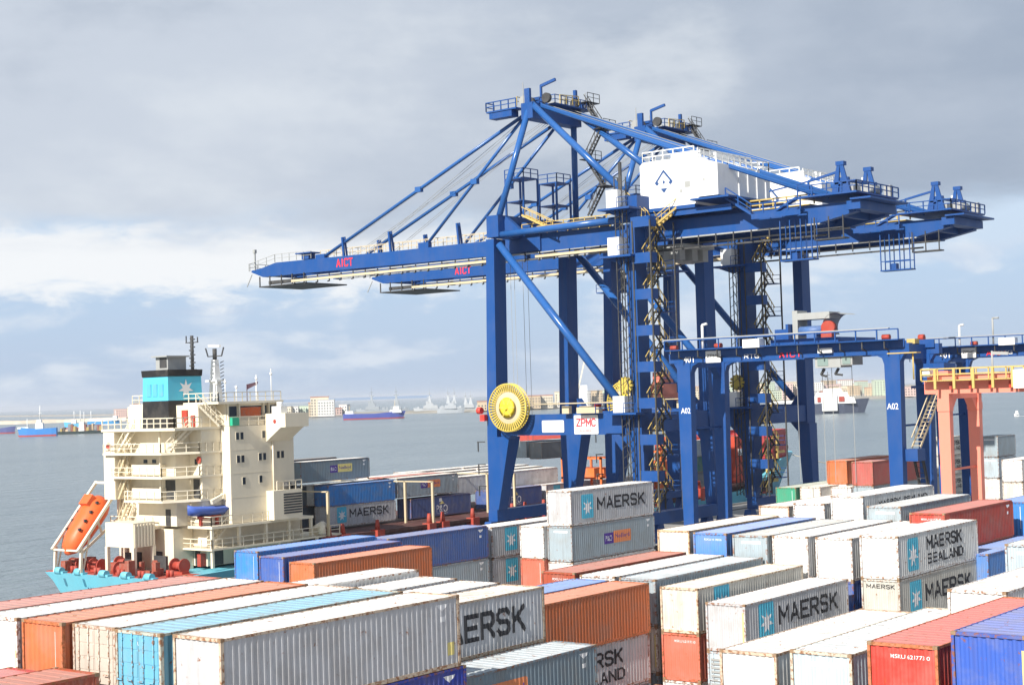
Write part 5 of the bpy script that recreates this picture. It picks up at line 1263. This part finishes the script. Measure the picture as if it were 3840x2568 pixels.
# ---------------------------------------------------------------- harbour behind
RGT = Vector((math.sin(YAW), -math.cos(YAW), 0)); FWD = Vector((math.cos(YAW), math.sin(YAW), 0))
def sea_at(px, py, z=SEAZ):
    d = fw+rt*((px-1920)/5817.25)+up*((1284-py)/5817.25); s = (z-H)/d.z
    return Vector((0, 0, H))+d*s
def local(c, ang=0):
    a = RGT*math.cos(ang)+FWD*math.sin(ang); b = Vector((-a.y, a.x, 0))
    return lambda u_, v_, z: c+a*u_+b*v_+Vector((0, 0, z))
def lbox(mb, f, u0, u1, v0, v1, z0, z1, tu=0):
    return mb.quadbox([f(u0, v0, z0), f(u1, v0, z0), f(u1, v1, z0), f(u0, v1, z0), f(u0+tu, v0, z1), f(u1-tu, v0, z1), f(u1-tu, v1, z1), f(u0+tu, v1, z1)])
def boat_hull(f, L, B, h0, h1, zb, fine=.25):
    """bow at +u; h0 deck height at the stern, h1 at the bow"""
    rings = []
    for t_, w_, hh, rk in ((0, .75, h0, 0), (.12, .95, h0*.97, 0), (.5, 1, min(h0, h1)*.9, 0), (1-fine, .85, h1*.88, 0), (1-fine*.4, .45, h1*.97, .02), (1, .04, h1, .05)):
        u_ = (t_-.5)*L; r_ = []
        for s, k in ((-1, 1), (-1, .86), (1, .86), (1, 1)):
            z_ = hh if k == 1 else zb; r_.append(tuple(f(u_-(rk*L if k != 1 else 0), s*B/2*w_*k, z_)))
        rings.append(r_)
    return MB().loft(rings, smooth=False)
def vessel(label, px0, px1, py, hull_col, hh, bow='right', ang=0., cat='ship', name='ship', red=True, group=None, h_st=None):
    pc = (px0+px1)/2; a, b = sea_at(px0, py+.0318*(pc-px0)), sea_at(px1, py-.0318*(px1-pc)); c = (a+b)/2; L = (b-a).length; c.z = SEAZ
    f = local(c, (0 if bow == 'right' else math.pi)+ang); t = thing(name, label, cat, c, group)
    B = min(L*.17, 14)
    part(boat_hull(f, L, B, h_st or hh, hh*1.25, .05), 'hull', P_OBJ, t, color=hull_col)
    if red: part(boat_hull(f, L*.985, B*1.02, hh*.22, hh*.22, -1), 'waterline_band', P_OBJ, t, color=(.42, .07, .07))
    return t, f, L, B
def sup(t, f, n, m_, *boxes, color=None, par=None):
    mb = MB()
    for b in boxes: lbox(mb, f, *b)
    return part(mb, n, m_, par or t, color=color)
# small ships at anchor on the left
t, f, L, B = vessel('blue hulled coaster with white bow rail and tall white mast, nearest at the left', 66, 214, 1636, (.04, .22, .58), 6.0, 'left', h_st=6.5)
sup(t, f, 'bulwark', WHITE, (L*.22, L*.49, -B*.2, B*.2, 6.1, 7.6)); sup(t, f, 'wheelhouse', WHITE, (-L*.17, L*.04, -B*.35, B*.35, 5.2, 10.5, .5), (-L*.12, L*.0, -B*.3, B*.3, 10.5, 13, .3))
part(MB().tube(f(-L*.08, 0, 13), f(-L*.08, 0, 24), .45, .2, n=6).beam(f(-L*.12, 0, 18), f(-L*.04, 0, 18), .3, .3), 'mast', WHITE, t); part(MB().tube(f(L*.25, 0, 6), f(L*.25, 0, 14), .35, .2, n=6), 'mast', WHITE, t)
t, f, L, B = vessel('sky blue hulled boat behind the barge, half hidden', 240, 318, 1606, (.10, .42, .72), 5.5, 'left')
sup(t, f, 'wheelhouse', WHITE, (-L*.1, L*.12, -2, 2, 5, 9)); part(MB().tube(f(0, 0, 9), f(0, 0, 18), .35, n=6), 'mast', WHITE, t)
t, f, L, B = vessel('blue hulled long low tanker with white deck left of the ship funnel', 330, 450, 1594, (.05, .30, .60), 5.0, 'right')
sup(t, f, 'deck_cover', WHITE, (-L*.42, L*.28, -3, 3, 5, 8)); sup(t, f, 'wheelhouse', WHITE, (L*.30, L*.42, -3, 3, 5, 10.5))
part(MB().tube(f(-L*.4, 0, 8), f(-L*.4, 0, 17), .4, n=6).tube(f(L*.36, 0, 10), f(L*.36, 0, 17), .35, n=6), 'mast', WHITE, t)
t, f, L, B = vessel('purple blue flat hulled barge cut by the left edge of the picture', -70, 60, 1626, (.10, .12, .30), 5.2, 'right')
t, f, L, B = vessel('dark workboat barge heaped with yellow and brown gear beside the blue coaster', 205, 400, 1626, (.03, .05, .05), 2.4, 'right', red=False, cat='barge', name='barge')
rb_ = random.Random(4)
for i in range(16):
    u_ = -L*.38+i*L*.05; hh = 1.5+rb_.random()*5; mt = [(.45, .33, .12), (.12, .09, .07), (.6, .45, .30), (.25, .24, .24), (.35, .14, .10)][i % 5]
    sup(t, f, 'deck_load', P_OBJ, (u_, u_+1.6+rb_.random()*2, -2.5, 2.5, 2.2, 2.2+hh, .3), color=mt)
sup(t, f, 'wheelhouse', WHITE, (-L*.02, L*.09, -3, 3, 2.2, 9.5, .5)); part(MB().tube(f(0, 0, 9), f(0, 0, 19), .4, .2, n=6).tube(f(L*.07, 0, 9), f(L*.07, 0, 18), .35, .2, n=6).tube(f(L*.1, 0, 3), f(L*.3, 0, 9), .4, n=6), 'mast', WHITE, t)
# blue ship in the middle distance
t, f, L, B = vessel('dark blue and red hulled cargo ship with white houses at both ends, mid harbour', 1288, 1522, 1571, (.06, .09, .36), 6.2, 'right')
sup(t, f, 'wheelhouse', WHITE, (L*.24, L*.44, -4, 4, 6, 9, .8), (L*.30, L*.40, -3, 3, 9, 12.5, .5)); sup(t, f, 'poop_house', WHITE, (-L*.47, -L*.33, -3.5, 3.5, 6, 9, .8))
part(MB().tube(f(L*.33, 0, 12), f(L*.33, 0, 19), .4, .2, n=6).tube(f(-L*.4, 0, 9), f(-L*.4, 0, 14), .3, n=6), 'mast', WARM, t)
t, f, L, B = vessel('long low red hulled barge seen under the portal beam of the nearer crane', 1940, 2170, 1651, (.50, .07, .05), 3.2, 'left', red=False, cat='barge', name='barge')
# white research ship on the right
t, f, L, B = vessel('grey hulled white ship with red square on its side, behind the far crane leg', 2860, 3262, 1552, (.07, .085, .13), 8.2, 'right', red=False)
sup(t, f, 'superstructure', WHITE, (-L*.05, L*.36, -6, 6, 7.0, 11.5, 1.5), (L*.0, L*.30, -5.5, 5.5, 11.5, 15, 1.5), (L*.08, L*.24, -5, 5, 15, 18, 1.2), (-L*.45, -L*.05, -6, 6, 6.5, 10, .5))
sup(t, f, 'cargo_tank', WHITE, (L*.04, L*.18, -7.3, -6.2, 2.0, 13.5)); sup(t, f, 'panel', RED, (L*.20, L*.25, -6.6, -6.1, 8.5, 12.0)); sup(t, f, 'panel', RED, (-L*.0, L*.03, -6.6, -6.1, 8.5, 12.0))
m_ = MB().tube(f(L*.12, 0, 18), f(L*.12, 0, 30), .5, .2, n=6).beam(f(L*.09, 0, 25), f(L*.15, 0, 25), .3, .3).beam(f(L*.10, 0, 27.5), f(L*.14, 0, 27.5), .3, .3); part(m_, 'mast', DARK, t)
m_ = MB()
for i in range(12): m_.beam(f(L*.26+i*1.6, -4, 11.5), f(L*.26+i*1.6, -4, 13), .15, .15)
part(m_, 'railing', WHITE, t)
# small white boat at the right edge
t, f, L, B = vessel('small white motor boat with a wake at the right edge', 3803, 3822, 1561, (.8, .8, .8), 1.3, 'left', red=False, cat='boat', name='motor_boat')
sup(t, f, 'cabin', WHITE, (-L*.3, L*.2, -1, 1, 1.2, 3.2, .4))
part(MB().loft([[tuple(f(-L*.4, -1.2, .06)), tuple(f(-L*.4, 1.2, .06))], [tuple(f(-L*2.4, -4, .05)), tuple(f(-L*2.4, 4, .05))]], cap=False, closed=False), 'wake', WHITE, t)
# grey warships along the far mole
WG = (.30, .34, .38)
for i, (a, b, py, k, lab) in enumerate(((1335, 1455, 1551, 1.0, 'grey warship with dark lattice mast, directly behind the dark blue cargo ship'), (1440, 1535, 1549, 1.0, 'grey warship second from the left, mast above the cargo ship bow'),
        (1550, 1675, 1547, .85, 'pale grey warship, third from the left of the warships'), (1640, 1745, 1548, .85, 'pale grey warship, fourth from the left with twin masts'), (1715, 1800, 1544, .7, 'grey warship partly behind the tall blue crane leg'))):
    t, f, L, B = vessel(lab, a, b, py, WG if i < 2 else (.40, .43, .46), 5.5, 'right' if i % 2 else 'left', red=False, cat='warship', name='warship', group='warships along the mole')
    wm = paint('warship_grey%d' % i, WG if i < 2 else (.42, .45, .48), .5)
    sup(t, f, 'superstructure', wm, (-L*.25, L*.20, -4, 4, 5.5, 10, 1), (-L*.12, L*.12, -3, 3, 10, 15*k, 1.2), (L*.02, L*.12, -3, 3, 15*k, 18*k, .5), (-L*.42, -L*.32, -2, 2, 5.5, 8.5, .4))
    m_ = MB()
    for uu_ in ((0,) if i < 3 else (-L*.1, L*.12)):
        m_.quadbox([f(uu_-2.6, -2.6, 14*k), f(uu_+2.6, -2.6, 14*k), f(uu_+2.6, 2.6, 14*k), f(uu_-2.6, 2.6, 14*k), f(uu_-.6, -.6, 27*k), f(uu_+.6, -.6, 27*k), f(uu_+.6, .6, 27*k), f(uu_-.6, .6, 27*k)])
        m_.tube(f(uu_, 0, 27*k), f(uu_, 0, 38*k), .35, .15, n=5); m_.beam(f(uu_-3.5, 0, 25*k), f(uu_+3.5, 0, 25*k), .6, 1.0).beam(f(uu_-2.5, 0, 30*k), f(uu_+2.5, 0, 30*k), .4, .6)
    part(m_, 'lattice_mast', wm, t)
    part(MB().tube(f(L*.34, 0, 5.5), f(L*.34, 0, 8), 1.8, 1.4, n=8).tube(f(L*.34, 0, 7), f(L*.44, 0, 8.2), .25, n=5), 'gun_turret', wm, t)
# moles, beach and shore ground
def strip(name, pts, mat, width, z1, kind='structure', jag=0, back=None):
    mb = MB(); ring = []
    rj = random.Random(len(name)+int(pts[0][0])); P_ = []
    for i in range(len(pts)-1):
        a, b = sea_at(*pts[i]), sea_at(*pts[i+1]); n = max(1, int((b-a).length/12)) if jag else 1
        for k in range(n): P_.append(a+(b-a)*k/n)
    P_.append(sea_at(*pts[-1]))
    for p in P_:
        j = rj.random()*jag
        w0 = Vector((p.x, p.y, SEAZ-1)); q0 = p+FWD*width; q0.z = SEAZ-1
        ring.append([tuple(w0), tuple(Vector((p.x, p.y, z1+j*.6+SEAZ))+FWD*width*.12), tuple(Vector((p.x, p.y, z1+j+SEAZ))+FWD*width*.8), tuple(q0)])
    mb.loft(ring, smooth=False); return tag(obj(name, mb.mesh(name), mat), kind=kind)
strip('sandbank', [(-150, 1596), (60, 1590), (240, 1584), (470, 1578)], SAND, 60, 4.5, jag=1.5)
strip('breakwater', [(-300, 1566), (520, 1558)], ROCK, 25, 3.0, jag=2)
strip('far_shore', [(420, 1577), (900, 1572), (1130, 1565), (1300, 1558), (1560, 1551), (1850, 1543)], LAND, 260, 2.5, jag=1.2)
strip('far_shore', [(1850, 1543), (2300, 1524), (2700, 1508), (3000, 1502), (3380, 1494), (3480, 1484)], LAND, 420, 3.0, jag=1.5)
strip('breakwater', [(3000, 1490), (3440, 1474)], ROCK, 60, 12, jag=5)
# waterfront buildings: every block its own object
rb_ = random.Random(21)
KC = [('white', (.74, .72, .68)), ('cream', (.66, .58, .45)), ('sandy', (.56, .44, .30)), ('pink', (.62, .45, .40)), ('grey', (.42, .43, .44)), ('pale green', (.50, .58, .46))]
cnt = {}
ORD = ['first', 'second', 'third', 'fourth', 'fifth', 'sixth', 'seventh', 'eighth', 'ninth', 'tenth', 'eleventh', 'twelfth', 'thirteenth', 'fourteenth', 'fifteenth', 'sixteenth', 'seventeenth', 'eighteenth', 'nineteenth', 'twentieth', 'twenty first', 'twenty second', 'twenty third', 'twenty fourth', 'twenty fifth', 'twenty sixth', 'twenty seventh', 'twenty eighth']
def building(px, py, wd, hh, dp=14, dome=False, off=12, kc=None, label=None, name='harbour_building'):
    c = sea_at(px, py); c = c+FWD*off; c.z = SEAZ; f = local(c, rb_.uniform(-.2, .2)); kn, col = kc or rb_.choice(KC)
    size = 'tall' if hh > 17 else 'low' if hh < 9 else 'mid height'; key = (kn, size); cnt[key] = cnt.get(key, 0)+1
    t = thing(name, label or '%s %s building on the far waterfront, %s of its kind from the left' % (size, kn, ORD[cnt[key]-1]), 'building', c, 'buildings along the far waterfront')
    sup(t, f, 'wall', P_OBJ, (-wd/2, wd/2, 0, dp, 1.5, hh), color=col)
    sup(t, f, 'roof', P_OBJ, (-wd/2-.4, wd/2+.4, -.4, dp+.4, hh+.005, hh+.8), color=tuple(x*.8 for x in col) if rb_.random() > .3 else (.45, .16, .10))
    m_ = MB(); nz = max(1, int((hh-3)/3.4)); nx = max(2, int(wd/3.2))
    for a in range(nx):
        for b in range(nz):
            u_ = -wd/2+(a+.5)*wd/nx; z_ = 3.4+b*3.4; lbox(m_, f, u_-.7, u_+.7, -.12, -.01, z_, z_+1.7)
    w_ = part(m_, 'window', GLASS, t); w_['kind'] = 'stuff'
    return t, f
for px in range(1010, 1290, 27):
    py = 1572-(px-1000)*.045; building(px+rb_.uniform(-5, 5), py, rb_.uniform(9, 20), rb_.choice((7, 8, 10, 14)))
building(1195, 1566, 22, 25, kc=KC[1]); building(1222, 1565, 20, 21, kc=KC[0], off=5); building(1170, 1566, 12, 18, kc=KC[2], off=16)
for px in range(1810, 2360, 24):
    py = 1545-(px-1810)*.041; building(px+rb_.uniform(-4, 4), py, rb_.uniform(8, 20), rb_.choice((8, 10, 13, 18, 22)), off=rb_.uniform(8, 60))
for px in range(2380, 3460, 25):
    py = 1519-(px-2380)*.027; building(px+rb_.uniform(-5, 5), py, rb_.uniform(10, 24), rb_.choice((8, 11, 14, 17, 24)), off=rb_.uniform(15, 120))
for px in range(2420, 3460, 34):
    py = 1514-(px-2380)*.03; building(px+rb_.uniform(-5, 5), py, rb_.uniform(18, 34), rb_.choice((20, 24, 27)), off=rb_.uniform(180, 330))
building(2540, 1516, 26, 17, kc=KC[0], off=4); building(2990, 1500, 30, 12, kc=KC[0], off=4)
# pale warehouse with red roof left of the funnel, and its church like tower
t, f = building(462, 1577, 34, 17, kc=('pink', (.55, .40, .36)), label='long pink building with dark red roof end just left of the ship funnel')
t, f = building(505, 1575, 13, 24, kc=KC[0], label='white tower building left of the ship funnel', name='tower_building')
sup(t, f, 'spire', P_OBJ, (-4, 4, 3, 11, 24.8, 33, 3), color=(.35, .38, .36))
# grain silo and slender crane at the far berth
c = sea_at(2180, 1530); f = local(c); t = thing('silo', 'white harbour silo with slanting crane jib seen between the crane legs', 'silo', c)
sup(t, f, 'silo_body', WHITE, (-9, 9, 10, 25, 1, 30)); part(MB().beam(f(-6, 10, 12), f(8, 10, 68), 1.6, 1.6).beam(f(-6, 10, 3), f(-6, 10, 30), 1.5, 1.5), 'jib', CREAM, t)
# lighthouse
c = sea_at(2482, 1516)+FWD*20; c.z = SEAZ; t = thing('lighthouse', 'black and white banded lighthouse above the far waterfront roofs', 'lighthouse', c)
f = local(c); zz = 6.; cols = [(.7, .68, .62), (.10, .12, .14), (.8, .8, .8), (.10, .12, .14), (.8, .8, .8), (.10, .12, .14)]
zs = [2, 14, 21, 27.5, 34, 40.5, 46]
for i in range(6):
    r0 = 5.6-zs[i]*.03; r1 = 5.6-zs[i+1]*.03; part(MB().tube(f(0, 0, zs[i]), f(0, 0, zs[i+1]), r0, r1, n=16), 'band', P_OBJ, t, color=cols[i])
part(MB().tube(f(0, 0, 46), f(0, 0, 47), 4.8, n=16), 'gallery', GREY, t); part(MB().tube(f(0, 0, 47), f(0, 0, 51), 2, 1.8, n=12).tube(f(0, 0, 51), f(0, 0, 54), 2.2, .1, n=12), 'lantern', DARK, t)
# fishing and harbour masts on the far quay

# ---------------------------------------------------------------- the air over the harbour
def haze_mat():
    m_ = bpy.data.materials.new('haze'); m_.use_nodes = True; t = m_.node_tree; t.nodes.clear()
    o_ = t.nodes.new('ShaderNodeOutputMaterial'); v = t.nodes.new('ShaderNodeVolumePrincipled')
    v.inputs['Density'].default_value = 7e-5; v.inputs['Color'].default_value = (.86, .91, 1, 1); v.inputs['Anisotropy'].default_value = 0
    t.links.new(v.outputs[0], o_.inputs['Volume']); return m_
hz = obj('haze', MB().box(-30100, 30100, -30100, 30100, -9, 66).mesh('haze'), haze_mat()); tag(hz, kind='stuff')
